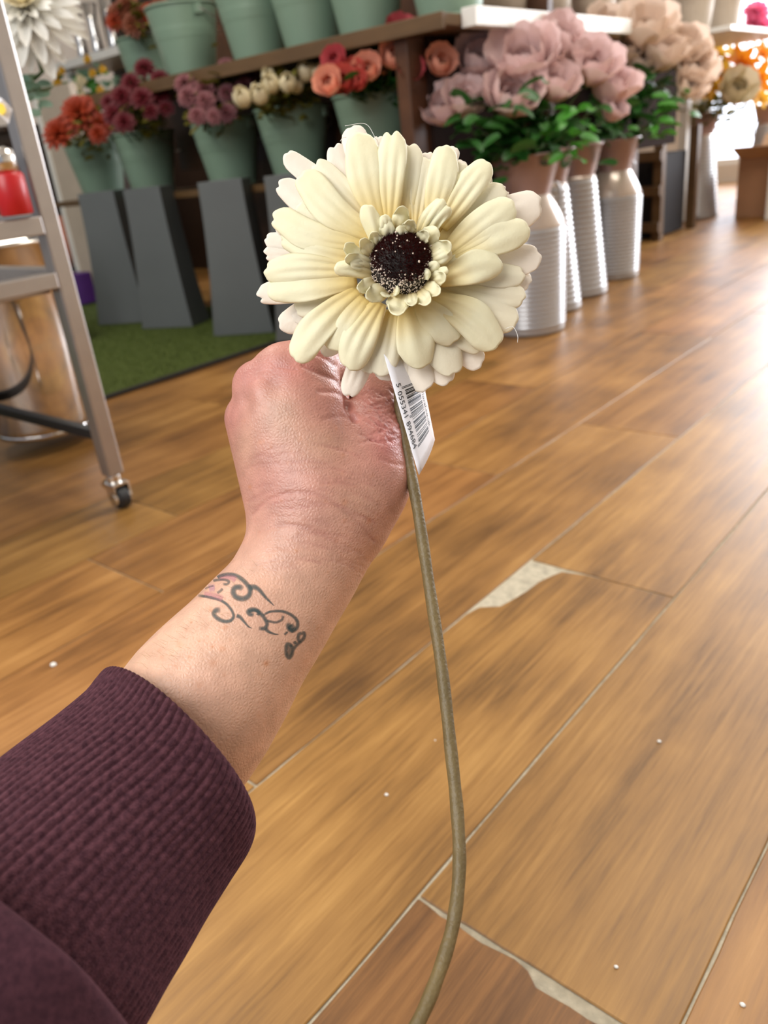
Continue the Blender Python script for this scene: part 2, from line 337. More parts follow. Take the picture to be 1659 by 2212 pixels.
wpart('base_panel', (-2.7, 3.6, -1), (-2.66, 5.95, -.2), 'gapshade', st)  # dark sheet painted in for the shaded gap behind the churns
# pale end board and far shelf at left
e = thing('end_board', 'tall beige board standing at the left end of the bucket display', 'board', W(-6.9, 3.95, -1))
place('board', MB().prism([(W(-6.95, 0, 0).x, W(0, 3.9, 0).y), (W(-6.42, 0, 0).x, W(0, 3.9, 0).y), (W(-6.42, 0, 0).x, W(0, 3.96, 0).y), (W(-6.95, 0, 0).x, W(0, 3.96, 0).y)], .002, W(0, 0, .72).z).mesh(), M['beige'], e, world=True)
place('edge_trim', MB().box(tuple(W(-6.99, 3.88, -.998)), tuple(W(-6.95, 3.98, .74))).mesh(), M['white'], e, world=True)
ws = thing('wall_shelf', 'white bracket shelf with silver vases, behind the upper left buckets', 'shelf', W(-7.5, 5, 1))
wpart('board', (-8.3, 4.9, 1.02), (-6.95, 5.6, 1.09), 'white', ws)
wpart('bracket', (-8.2, 4.98, .55), (-8.12, 5.04, 1.02), 'white', ws)
wpart('back_board', (-8.3, 5.6, -1), (-6.2, 5.66, 1.9), 'darkbrown', ws, 0)
for i, (px, lab) in enumerate([(178, 'silvery vase on the white bracket shelf, left one, narrow'), (212, 'bright silver vase on the white bracket shelf, middle, in glare'), (250, 'clear glass vase on the white bracket shelf, nearest the rust blooms')]):
    c = on(px, 108, 1, 5.15); v = MB().lathe([(.03, 0), (.034, .01), (.028, .08), (.022, .16), (.04, .25), (.037, .25), (.02, .16), (.026, .08), (.03, .012)], 20).mesh(True)
    t = tag(place('silver_vase', v, M['chrome'], loc=(c.x, c.y, W(0, 0, 1.09).z)), lab, 'vase')
cab = thing('low_cabinet', 'dark brown cabinet in the shade behind the trolley leg', 'cabinet', W(-8.6, 4.8, -1))
wpart('body', (-10.4, 4.3, -.998), (-8.35, 4.85, .52), 'darkbrown', cab); wpart('door', (-9.4, 4.26, -.9), (-8.45, 4.3, .42), 'darkbrown', cab); wpart('top', (-10.45, 4.22, .52), (-8.3, 4.88, .57), 'darkbrown', cab)
c = on(133, 520, 1, 4.1); tag(place('terracotta_pot', MB().lathe([(.05, -.13), (.09, -.06), (.105, .0), (.09, .07), (.06, .1), (.062, .12), (.05, .12), (.05, .08), (.0, .08)], 24).mesh(True), M['terracotta'], loc=c), 'round terracotta pot behind the trolley leg, above the purple parcel', 'pot')
tag(place('pot_plinth', MB().box((c.x - .1, c.y - .1, .0012), (c.x + .1, c.y + .1, c.z - .13)).mesh(), M['black'], None), 'black plinth carrying the round terracotta pot', 'plinth')
c = on(165, 600, 1, 3.7); pb = place('purple_parcel', MB().box((c.x - .08, c.y - .05, .0112), (c.x + .04, c.y + .06, c.z + .02)).mesh(), M['purple']); bevel(pb, .008, 3); tag(pb, 'purple wrapped parcel on the floor between trolley leg and first grey vase', 'parcel')

# ------------------------------------------------------------------ buckets
def bucket_parts(h=.215, r0=.082, r1=.122):
    n = 26; prof = []
    for i in range(n + 1):
        z = h * i / n; r = r0 + (r1 - r0) * i / n + (.0016 if i in (15, 17) else 0); prof.append((r, z))
    inner = [(r1 - .004, h), (r0 - .004, .006), (0.0, .006)]
    body = MB().lathe(prof + inner, 48).mesh(True)
    rim = MB().lathe([(r1 - .003, h - .004), (r1 + .002, h - .005), (r1 + .0045, h), (r1 + .002, h + .004), (r1 - .003, h + .003), (r1 - .003, h - .004)], 48, cap=False).mesh(True)
    foot = MB().lathe([(r0 - .002, -.002), (r0 + .002, -.002), (r0 + .003, .006), (r0, .008)], 48, cap=False).mesh(True)
    hd = MB()
    hd.tube([Vector(((r1 + .004) * math.cos(t), -abs(.0) + (r1 + .012) * math.sin(t) * 1, h - .02 - .055 * math.sin(t))) for t in np.linspace(0, PI, 18)], .002, 6)
    ears = [MB().box((min(sx * (r1 - .006), sx * (r1 + .004)), -.012, h - .035), (max(sx * (r1 - .006), sx * (r1 + .004)), .012, h - .006)).mesh() for sx in (-1, 1)]
    return [('body', body), ('rim', rim), ('foot_ring', foot), ('handle', hd.mesh(True)), ('handle_bracket', ears[0]), ('handle_bracket', ears[1])]
BP = bucket_parts(); BPM = {}
def bucket(loc, label, rot=0, s=1):
    t = thing('bucket', label, 'bucket', loc, 'sage green flower buckets'); t.rotation_euler = (0, 0, rot); t.scale = (s, s, s)
    for n, m in BP: place(n, m, M['steel'] if n == 'handle' else M['green'], t)
    return t
BK = {}
ZL, ZU = -.125, .525
for key, px, lab in [('b1', 222, 'green metal bucket with rust orange blooms, leftmost in the lower row'), ('b2', 332, 'green metal bucket with burgundy blooms, second from left in the lower row'),
                     ('b3', 508, 'green metal bucket with mauve blooms, third from left in the lower row'), ('b4', 652, 'green metal bucket with cream blooms, fourth from left in the lower row'), ('b5', 822, 'green metal bucket with coral roses, rightmost in the lower row')]:
    y = 3.72; c = on(px, 405 if key != 'b5' else 380, 1, y); c.z = W(0, 0, ZL).z + .002; BK[key] = bucket(c, lab, {'b1': .2, 'b2': -.3, 'b3': .1, 'b4': .3, 'b5': -.1}[key])
for key, px, py, y, lab in [('t0', 322, 125, 4.2, 'green bucket with rusty brown blooms, far left of the upper row, set back'), ('tA', 414, 150, 3.7, 'empty looking green bucket, second from left in the upper row, its foot in view'), ('tB', 563, 125, 3.7, 'green bucket cut by the top of the picture, above the mauve blooms'),
                            ('tC', 677, 100, 3.7, 'green bucket cut by the top of the picture, above the cream blooms'), ('tD', 799, 75, 3.7, 'green bucket cut by the top of the picture, above the coral roses'), ('tE', 972, 30, 3.7, 'green bucket at the right end of the wooden board, beside the white edging')]:
    c = on(px, py, 1, y); c.z = W(0, 0, ZU).z + .002; BK[key] = bucket(c, lab, {'t0': .1, 'tA': -.2, 'tB': .2, 'tC': -.1, 'tD': .3, 'tE': 0}[key])

# ------------------------------------------------------------------ grey tall vases
def vase_mesh(wt=.152, wb_=.222, h=.497):
    mb = MB(); n = 14
    rings = []
    for i in range(n + 1):
        t = i / n; hw = (wt + (wb_ - wt) * ((1 - t) ** 1.7)) / 2; rings.append((hw, h * t))
    prof = rings + [(rings[-1][0] - .004, h), (wt / 2 - .004, h * .5)]
    for hw, z in prof: mb.v += [(-hw, -hw * .62, z), (hw, -hw * .62, z), (hw, hw * .62, z), (-hw, hw * .62, z)]
    for j in range(len(prof) - 1):
        for i in range(4): k = (i + 1) % 4; mb.f.append((j * 4 + i, j * 4 + k, (j + 1) * 4 + k, (j + 1) * 4 + i))
    mb.f.append((3, 2, 1, 0)); k = (len(prof) - 1) * 4; mb.f.append((k, k + 1, k + 2, k + 3)); return mb.mesh()
VM = vase_mesh()
for i, (px, lab) in enumerate([(205, 'tall grey tapered floor vase, leftmost of the row on the grass mat'), (306, 'tall grey tapered floor vase, second from left on the grass mat'), (472, 'tall grey tapered floor vase, third from left, with a faint shine on its front'), (620, 'tall grey tapered floor vase half hidden behind the cream petals'), (770, 'tall grey tapered floor vase hidden mostly behind the gerbera')]):
    c = on(px + 4, 415 - i * 7, 1, 3.30); o = place('floor_vase', VM, M['darkgrey'], loc=(c.x, W(0, 3.335, 0).y, .0112 if i < 4 else .001)); o.rotation_euler = (0, 0, (.50, .40, .52, .45, .5)[i]); bevel(o, .004, 3)
    if i == 4: o.location.x = W(-2.95, 0, 0).x
    tag(o, lab, 'vase')

# ------------------------------------------------------------------ milk churns
def churn_zones(kind):
    if kind == 'shoulder':
        ra, rb, zs, zn, h, rn, rr = .106, .110, .300, .385, .492, .068, .101
    else:
        ra, rb, zs, zn, h, rn, rr = .118, .074, .385, .395, .492, .070, .098
    body = [(ra - .006, 0), (ra, .002), (ra + .002, .012)]; n = 21
    for i in range(n):
        z0 = .02 + (zs - .025) * i / n; dz = (zs - .025) / n
        for t, bump in ((0, 0), (.3, .0034), (.6, .0034), (.9, 0)):
            f = (z0 + dz * t) / zs; body.append((ra + (rb - ra) * f + bump, z0 + dz * t))
    body.append((rb, zs))
    sh = [(rb, zs - .001), (rb + .001, zs + .004), (rn + .004, zn - .004), (rn, zn)]
    fn = [(rn, zn - .001), (rn + .001, zn + .004), (rr - .003, h - .006), (rr + .002, h - .005), (rr + .003, h), (rr, h + .002), (rr - .004, h - .001), (rn - .004, zn), (rn - .006, zn - .1), (0, zn - .1)]
    return [('body', MB().lathe(body, 56).mesh(True), 'greywhite'), ('shoulder', MB().lathe(sh, 56, cap=False).mesh(True), 'shoulder'), ('funnel', MB().lathe(fn, 56, cap=False).mesh(True), 'dusk')], (rb, rn, zs, zn)
CH = {k: churn_zones(k) for k in ('shoulder', 'flared')}
def churn(px, py, kind, label, rot=0, s=1, xy=None):
    c = on(px, py, 2, -1) if xy is None else W(xy[0], xy[1], -1)
    if xy is None: c += Vector((-.06, .085, 0))
    t = thing('milk_churn', label, 'churn', (c.x, c.y, .001), 'metal milk churn planters'); t.rotation_euler = (0, 0, rot); t.scale = (s, s, s)
    ps, (rb, rn, zs, zn) = CH[kind]
    for n, m, mm in ps: place(n, m, M[mm], t)
    for sgn in (-1, 1):
        hd = MB().tube(spline([(sgn * (rn + .002), 0, zn + .012), (sgn * (rn + .045), 0, zn + .022), (sgn * (rn + .058), 0, zn - .02), (sgn * (rb + .003), 0, zs - .03)] if kind == 'shoulder' else [(sgn * (rn + .002), 0, zn + .012), (sgn * (rn + .036), 0, zn + .018), (sgn * (rn + .040), 0, zn - .05), (sgn * (rn + .018), 0, zn - .09)], 6), .004, 8)
        place('handle', hd.mesh(True), M['greywhite'], t)
    return t
CU = {}
CU[1] = churn(1150, 729, 'shoulder', 'ribbed metal milk churn with pink funnel, nearest the gerbera', 1.2)
CU[2] = churn(1186, 680, 'flared', 'ribbed flared milk churn, second in the row, half behind the nearest', 1.4)
CU[3] = churn(1248, 645, 'flared', 'ribbed flared milk churn, third in the row of four', 1.4)
CU[4] = churn(1328, 607, 'shoulder', 'ribbed milk churn, farthest of the row of four, with a glaring shoulder', 1.25)
CU[5] = churn(1510, 474, 'flared', 'far milk churn beside the open cardboard box', 1.0, 1.1)
CU[6] = churn(0, 0, 'flared', 'farthest milk churn, behind the open cardboard box', 1.0, 1.12, xy=(-3.05, 10.6))

# cardboard box with open flaps
bc = on(1600, 468, 2, -1)
bx = thing('cardboard_box', 'open brown cardboard box on the floor at the far right', 'box', (bc.x + .18, bc.y + .12, .001))
place('box_body', MB().box((-.2, -.16, .0), (.2, .16, .012)).box((-.2, -.16, .012), (-.194, .16, .3)).box((.194, -.16, .012), (.2, .16, .3)).box((-.194, -.16, .012), (.194, -.154, .3)).box((-.194, .154, .012), (.194, .16, .3)).mesh(), M['cardboard'], bx)
for pts in ([(-.2, -.16, .3), (.2, -.16, .3), (.2, -.30, .36), (-.2, -.30, .36)], [(.2, -.16, .3), (.2, .16, .3), (.34, .16, .38), (.34, -.16, .38)], [(-.2, .16, .3), (.2, .16, .3), (.2, .27, .40), (-.2, .27, .40)]):
    o = place('flap', mesh(pts, [(0, 1, 2, 3)], False), M['cardlight'], bx); addmod(o, 'SOLIDIFY', thickness=.004)
# crate and dark things between the churns
cr = thing('wooden_crate', 'upright wooden crate rack between the fourth churn and the far churn', 'crate', W(-2.95, 7.4, -1))
for (a, b) in [((-3.0, 7.2, -1), (-2.92, 7.28, -.1)), ((-3.0, 8.0, -1), (-2.92, 8.08, -.1)), ((-3.5, 7.2, -1), (-3.42, 7.28, -.1))]: wpart('post', a, b, 'shelfwood', cr)
for z in (-.92, -.62, -.34, -.14): wpart('slat', (-3.5, 7.16, z), (-2.92, 7.2, z + .08), 'shelfwood', cr)
o = wpart('lining', (-3.44, 7.3, -.99), (-3.0, 7.95, -.3), 'black', cr)
# upper shelf at the far right and pale pots on the white edged shelf
fs = thing('window_shelf', 'far white shelf glaring in the window light, above the peach roses', 'shelf', W(-2.4, 7, .5))
wpart('board', (-3.3, 6.95, .53), (-2.34, 8.6, .565), 'white', fs); wpart('leg', (-2.42, 8.5, -1), (-2.34, 8.6, .53), 'white', fs); wpart('leg', (-3.3, 8.5, -1), (-3.22, 8.6, .53), 'white', fs); wpart('leg', (-3.3, 7.0, -1), (-3.22, 7.08, .53), 'white', fs)
PM = MB().lathe([(.06, 0), (.064, .002), (.075, .1), (.085, .2), (.088, .2), (.088, .208), (.082, .208), (.07, .1), (.056, .01), (0, .01)], 32).mesh(True)
for i, (y, lab) in enumerate([(3.95, 'pale beige pot on the top board right above the dusty roses'), (4.45, 'pale beige pot on the top board, second behind the white edging'), (4.95, 'pale beige pot near the end of the white edging'), (5.55, 'pale beige pot above the peach roses'), (5.95, 'pale beige pot above the right side of the peach roses')]):
    p = W(-2.75, y, .525); tag(place('beige_pot', PM, M['beige'], loc=p), lab, 'pot')
for i, (y, lab) in enumerate([(7.3, 'sage pot on the far white shelf, left one'), (7.95, 'sage pot on the far white shelf, right one')]):
    p = W(-2.75, y, .567); tag(place('sage_pot', PM, M['green'], loc=p), lab, 'pot')

# ------------------------------------------------------------------ flowers of the display
def petal_shell(r, wid, curl, ht, nu=7, nv=6):
    """one rose petal hugging a ball of radius r, its lip curled outward"""
    v = []
    for i in range(nu + 1):
        u = i / nu; el = -PI * .48 + u * PI * ht
        for j in range(nv + 1):
            s = (j / nv - .5) * 2; az = s * wid * math.sin(PI * min(1, .16 + u * .62)) ** .7
            e2 = el - .18 * s * s * u; rr = r * (1 + curl * max(0, u - .62) ** 1.5 * 4 + .06 * u * math.sin(6 * s + 3 * u))
            v.append((rr * math.cos(e2) * math.cos(az), rr * math.cos(e2) * math.sin(az), rr * math.sin(e2) * 1.05 + r))
    f = [(i * (nv + 1) + j, i * (nv + 1) + j + 1, (i + 1) * (nv + 1) + j + 1, (i + 1) * (nv + 1) + j) for i in range(nu) for j in range(nv)]
    return v, f
def joined(list_):
    V, F = [], []
    for v, f, mx in list_:
        n = len(V); V += [tuple(mx @ Vector(p)) for p in v]; F += [tuple(n + i for i in q) for q in f]
    return mesh(V, F)
RZ = lambda a: Matrix.Rotation(a, 4, 'Z')
petals_big = {k: mesh(*petal_shell(*a)) for k, a in dict(heart=(.40, 1.1, .05, .93), inner=(.58, .85, .16, .84), mid=(.80, .75, .34, .74), outer=(1.0, .72, .5, .60)).items()}
small_rose = joined([(*petal_shell(.5, 1.4, 0, .9, 5, 5), RZ(a)) for a in (0, 2.1, 4.2)] + [(*petal_shell(.75, .9, .15, .8, 5, 5), RZ(.5 + a * 1.257)) for a in range(5)] + [(*petal_shell(1, .75, .45, .62, 5, 5), RZ(a * 1.047)) for a in range(6)])
tulip = joined([(*petal_shell(.8, 1.1, -.05, .88, 6, 5), RZ(a * 2.094) @ Matrix.Diagonal((1, 1, 1.35, 1))) for a in range(3)] + [(*petal_shell(.95, .85, .0, .78, 6, 5), RZ(1 + a * 2.094) @ Matrix.Diagonal((1, 1, 1.35, 1))) for a in range(3)])
def strap(l, w_, lift, n=6, cup=.2):
    v = []
    for i in range(n + 1):
        u = i / n; ww = w_ * (.35 + .65 * math.sin(PI * min(1, .15 + .8 * u)) ** .8) * (1 if i < n else .35)
        z = lift * u - .25 * l * u * u * (1 if lift > 0 else -.3)
        for s in (-1, 0, 1): v.append((l * u, s * ww / 2, z + cup * ww * s * s))
    return v, [(i * 3 + j, i * 3 + j + 1, (i + 1) * 3 + j + 1, (i + 1) * 3 + j) for i in range(n) for j in range(2)]
def tilt(a): return Matrix.Rotation(-a, 4, 'Y')
mumball = joined([(*strap(1, .42, .1), RZ(i * 2.399) @ tilt(1.45 - 1.5 * math.sqrt(i / 34)) @ Matrix.Diagonal((.75 + .3 * i / 34, 1, 1, 1))) for i in range(34)])
lily = joined([(*strap(1.1, .5, .35), RZ(i * PI / 3) @ tilt(.35)) for i in range(6)] + [(*strap(.55, .06, .3), RZ(.3 + i * PI / 3) @ tilt(.9)) for i in range(6)])
daisy = joined([(*strap(1, .36, .12), RZ(i * PI / 7) @ tilt(.15 + .2 * (i % 2))) for i in range(14)])
leafm = joined([(*[(lambda v, f: v)(*strap(1, .55, .1, 8, .16)), strap(1, .55, .1, 8, .16)[1]], Matrix())])
for m_ in (mumball,): pass
def face(o, d, roll=0):
    o.rotation_mode = 'QUATERNION'; o.rotation_quaternion = Vector(d).to_track_quat('Z', 'Y') @ Quaternion((0, 0, 1), roll)
rf = random.Random(11)
def cop(name, me, m, parent, loc, d, s, roll=0):
    k = (me.name, m.name)
    if k not in BPM: c = me.copy(); c.materials.clear(); c.materials.append(m); BPM[k] = c
    o = link(bpy.data.objects.new(name, BPM[k])); o.parent = parent; o.location = loc; face(o, d, roll); o.scale = (s, s, s) if not hasattr(s, '__len__') else s
    return o
def flower(name, label, cat, group, c, r, base, me, m, d, leaf='leaf', nleaf=3, ls=.03, big=False, leafrange=(.15, .8)):
    c, base = Vector(c), Vector(base); t = thing(name, label, cat, c, group); d = Vector(d).normalized()
    pts = spline([base - c, (base - c) * .5 + Vector((0, 0, -.01)), -d * r * .3], 5)
    mm = MB().tube(pts, .0028, 6).mesh(True); place('stem', mm, M['bgstem'], t)
    if big:
        for kind, n, rr in (('heart', 4, 1), ('inner', 5, 1), ('mid', 6, 1), ('outer', 8, 1)):
            for i in range(n): 
                sc = r * rf.uniform(.93, 1.07); cop('petal', petals_big[kind], m, t, -d * r * .9, d, (sc, sc, sc * rf.uniform(.92, 1.1)), i * 2 * PI / n + rf.uniform(-.25, .25) + len(kind))
        place('calyx', MB().blob(tuple(-d * r * .95), r * .3, 8, 5).mesh(True), M['bgstem'], t)
    else: cop('bloom', me, m, t, -d * r * .5, d, r, rf.uniform(0, 6))
    for i in range(nleaf):
        k = rf.uniform(*leafrange); q = Vector(pts[min(len(pts) - 1, int((1 - 0) * (len(pts) - 1) * k))]) + Vector((rf.gauss(0, ls * .4), rf.gauss(0, ls * .4), abs(rf.gauss(0, ls * .35)))); a = rf.uniform(0, 2 * PI)
        ld = Vector((math.cos(a), math.sin(a), rf.uniform(-.2, .7))).normalized(); s = ls * rf.uniform(.7, 1.25)
        o = link(bpy.data.objects.new('leaf', None)) if False else None
        mk = (leafm.name, M[leaf].name)
        if mk not in BPM: cc = leafm.copy(); cc.materials.clear(); cc.materials.append(M[leaf]); BPM[mk] = cc
        o = link(bpy.data.objects.new('leaf', BPM[mk])); o.parent = t; o.location = q; o.rotation_mode = 'QUATERNION'; o.rotation_quaternion = ld.to_track_quat('X', 'Z') @ Quaternion((1, 0, 0), rf.uniform(-.7, .7)); o.scale = (s, s, s)
    return t
ORD = ['first', 'second', 'third', 'fourth', 'fifth', 'sixth', 'seventh', 'eighth', 'ninth', 'tenth', 'eleventh', 'twelfth', 'thirteenth', 'fourteenth', 'fifteenth', 'sixteenth', 'seventeenth', 'eighteenth']
def bunch(name, cat, adj, where, group, plist, depth, bk, me, h, leaf, nleaf, ls, big=False, spread=.05, dz=0, dirbias=None, leafrange=(.15, .8)):
    """blooms given as (px, py, radius px, material[, dDepth]); each gets its own label by its place in the bunch"""
    base = Vector(bk.location) + Vector((0, 0, h)); order = sorted(range(len(plist)), key=lambda i: plist[i][0])
    for rank, i in enumerate(order):
        q = plist[i]; Z = depth * S + (q[4] if len(q) > 4 else 0); c = C(q[0], q[1], Z); r = q[2] * Z / FPX * (1 if big else {mumball: 1.3, tulip: 1.15, small_rose: 1.05}.get(me if not isinstance(me, dict) else me[q[3]], 1.3))
        d = (c - (base - Vector((0, 0, .08)))).normalized() * .6 - D * 1.05 + Vector((rf.uniform(-.3, .3), rf.uniform(-.3, .3), .1))
        if dirbias: d = d + Vector(dirbias)
        b = base + Vector((rf.uniform(-spread, spread), rf.uniform(-spread, spread), -.05 * rf.random()))
        a = adj[q[3]] if isinstance(adj, dict) else adj
        lab = '%s %s %s, %s from the left' % (a, cat, where, ORD[rank])
        flower(name, lab, cat, group, c, r, b, me if not isinstance(me, dict) else me[q[3]], M[q[3]], d, leaf, nleaf, ls, big, leafrange)
dz_ = lambda i: ((i * 37) % 7 - 3) * .012
bunch('rose', 'rose', 'large dusty pink', 'of the nearest churns', 'dusty pink roses in the near churns',
      [(1140, 72, 38, 'dusty', .03), (1212, 82, 36, 'dusty', .05), (1132, 124, 54, 'dusty', -.06), (1038, 132, 42, 'dusty', 0), (1042, 192, 40, 'dusty', -.02), (1106, 204, 48, 'dusty', -.08), (1196, 176, 43, 'dusty', -.06), (1282, 140, 43, 'dusty', -.0), (1322, 182, 42, 'dusty', .05), (962, 234, 36, 'dusty', 0), (1006, 216, 38, 'dusty', -.04), (1236, 116, 36, 'dusty', .03), (1325, 238, 24, 'dusty', .06), (1180, 120, 38, 'dusty', 0), (1080, 150, 40, 'dusty', .03), (1075, 95, 32, 'dusty', .06)],
      3.95, CU[1], None, .46, 'leaf', 9, .062, True, .05, leafrange=(.1, .72))
bunch('rose', 'rose', 'large pale peach', 'of the fourth churn', 'pale peach roses in the fourth churn',
      [(1396, 56, 46, 'peach', -.05), (1312, 64, 38, 'peach', 0), (1268, 88, 34, 'peach', .04), (1346, 104, 38, 'peach', 0), (1432, 112, 40, 'peach', 0), (1474, 104, 40, 'peach', .04), (1500, 146, 36, 'peach', .02), (1384, 128, 34, 'peach', 0), (1492, 186, 26, 'peach', 0), (1325, 130, 34, 'peach', .03)],
      4.95, CU[4], None, .46, 'leaf', 9, .066, True, .05, leafrange=(.1, .72))
# bright leafy sprays at the churn mouths
def spray(label, cat, c, n, leaf, ls, r, base):
    t = thing('leafy_spray', label, cat, c); place('stem', MB().tube([Vector(base) - Vector(c), Vector((0, 0, 0))], .002, 5).mesh(True), M['bgstem'], t)
    for i in range(n):
        a = rf.uniform(0, 2 * PI); q = Vector((rf.gauss(0, r), rf.gauss(0, r), rf.gauss(0, r))); ld = Vector((math.cos(a), math.sin(a), rf.uniform(-.5, .4))).normalized()
        mk = (leafm.name, M[leaf].name)
        if mk not in BPM: cc = leafm.copy(); cc.materials.clear(); cc.materials.append(M[leaf]); BPM[mk] = cc
        o = link(bpy.data.objects.new('leaf', BPM[mk])); o.parent = t; o.location = q; o.rotation_mode = 'QUATERNION'; o.rotation_quaternion = ld.to_track_quat('X', 'Z') @ Quaternion((1, 0, 0), rf.uniform(-.8, .8)); s = ls * rf.uniform(.7, 1.2); o.scale = (s, s, s)
ch = lambda k: Vector(CU[k].location) + Vector((0, 0, .47))
spray('bright green leaves hanging over the funnel of the second churn', 'foliage', C(1245, 275, 3.75 * S), 16, 'leafb', .055, .03, ch(1))
spray('bright green leaf sprig drooping beside the nearest churn rim', 'foliage', C(1238, 325, 3.8 * S), 7, 'leafb', .05, .018, ch(1))
spray('bright green leaves at the right of the peach roses', 'foliage', C(1455, 235, 4.9 * S), 12, 'leafb', .055, .03, ch(4))
spray('bright green leaves low over the fourth churn', 'foliage', C(1420, 275, 4.85 * S), 8, 'leafb', .05, .025, ch(4))
spray('dark green foliage under the peach roses', 'foliage', C(1390, 200, 5.0 * S), 34, 'leaf', .07, .05, ch(4))
spray('dark green foliage spilling left over the nearest churn', 'foliage', C(1040, 285, 3.85 * S), 34, 'leaf', .06, .045, ch(1))
spray('dark green foliage over the nearest churn funnel', 'foliage', C(1140, 280, 3.8 * S), 40, 'leaf', .06, .05, ch(1))
spray('dark green foliage between the second and fourth churns', 'foliage', C(1310, 270, 4.5 * S), 26, 'leaf', .06, .045, ch(3))

bunch('bloom_stem', 'flower', 'rust orange', 'in the leftmost green bucket', 'rust orange flowers', [(118, 278, 30, 'rust'), (160, 235, 34, 'rust', -.03), (190, 250, 26, 'rust'), (140, 262, 22, 'rust', .03), (215, 262, 22, 'rust'), (182, 222, 20, 'rust', .04), (210, 285, 18, 'rust', -.02)], 5.45, BK['b1'], mumball, .2, 'leafo', 14, .036, spread=.06, leafrange=(.55, 1))
bunch('bloom_stem', 'flower', 'burgundy', 'in the second green bucket', 'burgundy flowers', [(308, 138, 20, 'burg'), (340, 165, 20, 'burg'), (278, 172, 20, 'burg'), (262, 200, 22, 'burg', -.03), (305, 205, 22, 'burg', -.04), (342, 200, 20, 'burg'), (240, 240, 22, 'burg', -.02), (265, 258, 20, 'burg', -.04), (356, 228, 16, 'burg'), (232, 218, 18, 'burg', .03), (322, 235, 16, 'burg', -.03)], 4.98, BK['b2'], mumball, .2, 'leafo', 14, .036, spread=.06, leafrange=(.55, 1))
bunch('bloom_stem', 'flower', {'mauve': 'dusky mauve', 'mauved': 'dark mauve'}, 'in the third green bucket', 'mauve flowers', [(395, 172, 20, 'mauve'), (438, 185, 20, 'mauve'), (400, 202, 20, 'mauve', -.03), (442, 212, 20, 'mauve', -.03), (485, 138, 18, 'mauve'), (540, 148, 18, 'mauved'), (488, 195, 18, 'mauved', -.02), (535, 180, 20, 'mauved', -.02), (425, 245, 17, 'mauve', -.05), (488, 238, 18, 'mauved', -.05), (460, 248, 15, 'mauve', -.05)], 4.62, BK['b3'], mumball, .2, 'leafo', 14, .036, spread=.06, leafrange=(.55, 1))
bunch('bloom_stem', 'flower', 'small cream', 'in the fourth green bucket', 'cream flowers', [(527, 220, 18, 'cream', -.05), (562, 212, 19, 'cream', -.04), (590, 190, 17, 'cream'), (622, 188, 17, 'cream', -.02), (660, 165, 17, 'cream'), (686, 168, 16, 'cream'), (585, 172, 14, 'cream', .03), (640, 192, 14, 'cream', .02), (700, 160, 14, 'cream', .03)], 4.3, BK['b4'], tulip, .2, 'leafo', 14, .036, spread=.06, leafrange=(.55, 1))
bunch('bloom_stem', 'rose', {'rosep': 'deep rose', 'coral': 'coral', 'pinkp': 'salmon pink'}, 'in the fifth green bucket', 'coral and salmon roses', [(727, 136, 21, 'rosep'), (714, 185, 24, 'pinkp', -.05), (742, 182, 24, 'coral', -.03), (766, 160, 19, 'coral'), (796, 156, 24, 'pinkp'), (775, 180, 18, 'coral', -.03), (864, 78, 26, 'rosep'), (908, 100, 23, 'rosep'), (850, 128, 25, 'pinkp', -.02), (884, 155, 22, 'rosep', -.02), (948, 142, 26, 'pinkp', -.02), (820, 150, 18, 'pinkp', .04)], 3.95, BK['b5'], small_rose, .2, 'leaf', 12, .038, spread=.06, leafrange=(.55, 1))
bunch('bloom_stem', 'flower', 'rusty brown', 'above the set back upper bucket', 'brown flowers', [(250, 20, 24, 'brownp'), (285, 45, 22, 'brownp'), (270, 5, 22, 'brownp'), (320, 20, 20, 'rust'), (300, 25, 18, 'brownp'), (345, 8, 20, 'brownp'), (245, 40, 18, 'rust')], 5.4, BK['t0'], mumball, .2, 'leafo', 12, .036, spread=.06, leafrange=(.55, 1))
LY = {'yellow': lily, 'orange': lily, 'cream': small_rose, 'hotpink': mumball}
bunch('bloom_stem', 'flower', {'yellow': 'yellow', 'orange': 'orange', 'cream': 'round cream'}, 'above the far churn', 'yellow and orange flowers', [(1545, 78, 24, 'yellow'), (1592, 112, 22, 'yellow'), (1606, 128, 30, 'orange', -.1), (1588, 200, 30, 'cream', -.1), (1620, 80, 18, 'yellow'), (1575, 180, 18, 'orange'), (1650, 210, 20, 'yellow'), (1555, 110, 20, 'yellow'), (1612, 190, 20, 'orange'), (1530, 200, 16, 'yellow'), (1625, 155, 18, 'yellow'), (1640, 165, 32, 'orange', -.1), (1530, 130, 22, 'yellow'), (1562, 150, 26, 'yellow'), (1652, 110, 22, 'orange'), (1540, 180, 24, 'yellow'), (1630, 205, 22, 'yellow'), (1515, 100, 20, 'orange')], 7.4, CU[5], LY, .5, 'leafo', 10, .06, spread=.07, leafrange=(.2, .95))
bunch('bloom_stem', 'flower', 'hot pink', 'in front of the far window', 'hot pink flowers', [(1640, 15, 26, 'hotpink'), (1655, 45, 26, 'hotpink'), (1630, 40, 18, 'hotpink')], 8.6, CU[6], mumball, .5, 'leafo', 3, .05, spread=.07)
for k, px, py, z, lf, lab in [('b1', 185, 285, 5.5, 'leafo', 'olive foliage among the rust orange flowers'), ('b2', 300, 245, 5.1, 'leafo', 'olive foliage among the burgundy flowers'), ('b3', 470, 220, 4.75, 'leafo', 'olive foliage among the mauve flowers'), ('b4', 620, 208, 4.4, 'leafo', 'olive foliage among the cream flowers'), ('b5', 850, 165, 4.1, 'leaf', 'green foliage among the coral roses'), ('t0', 300, 40, 5.45, 'leafo', 'olive foliage in the set back upper bucket')]:
    spray(lab, 'foliage', C(px, py, z * S), 60, lf, .036, .036, Vector(BK[k].location) + Vector((0, 0, .17)))
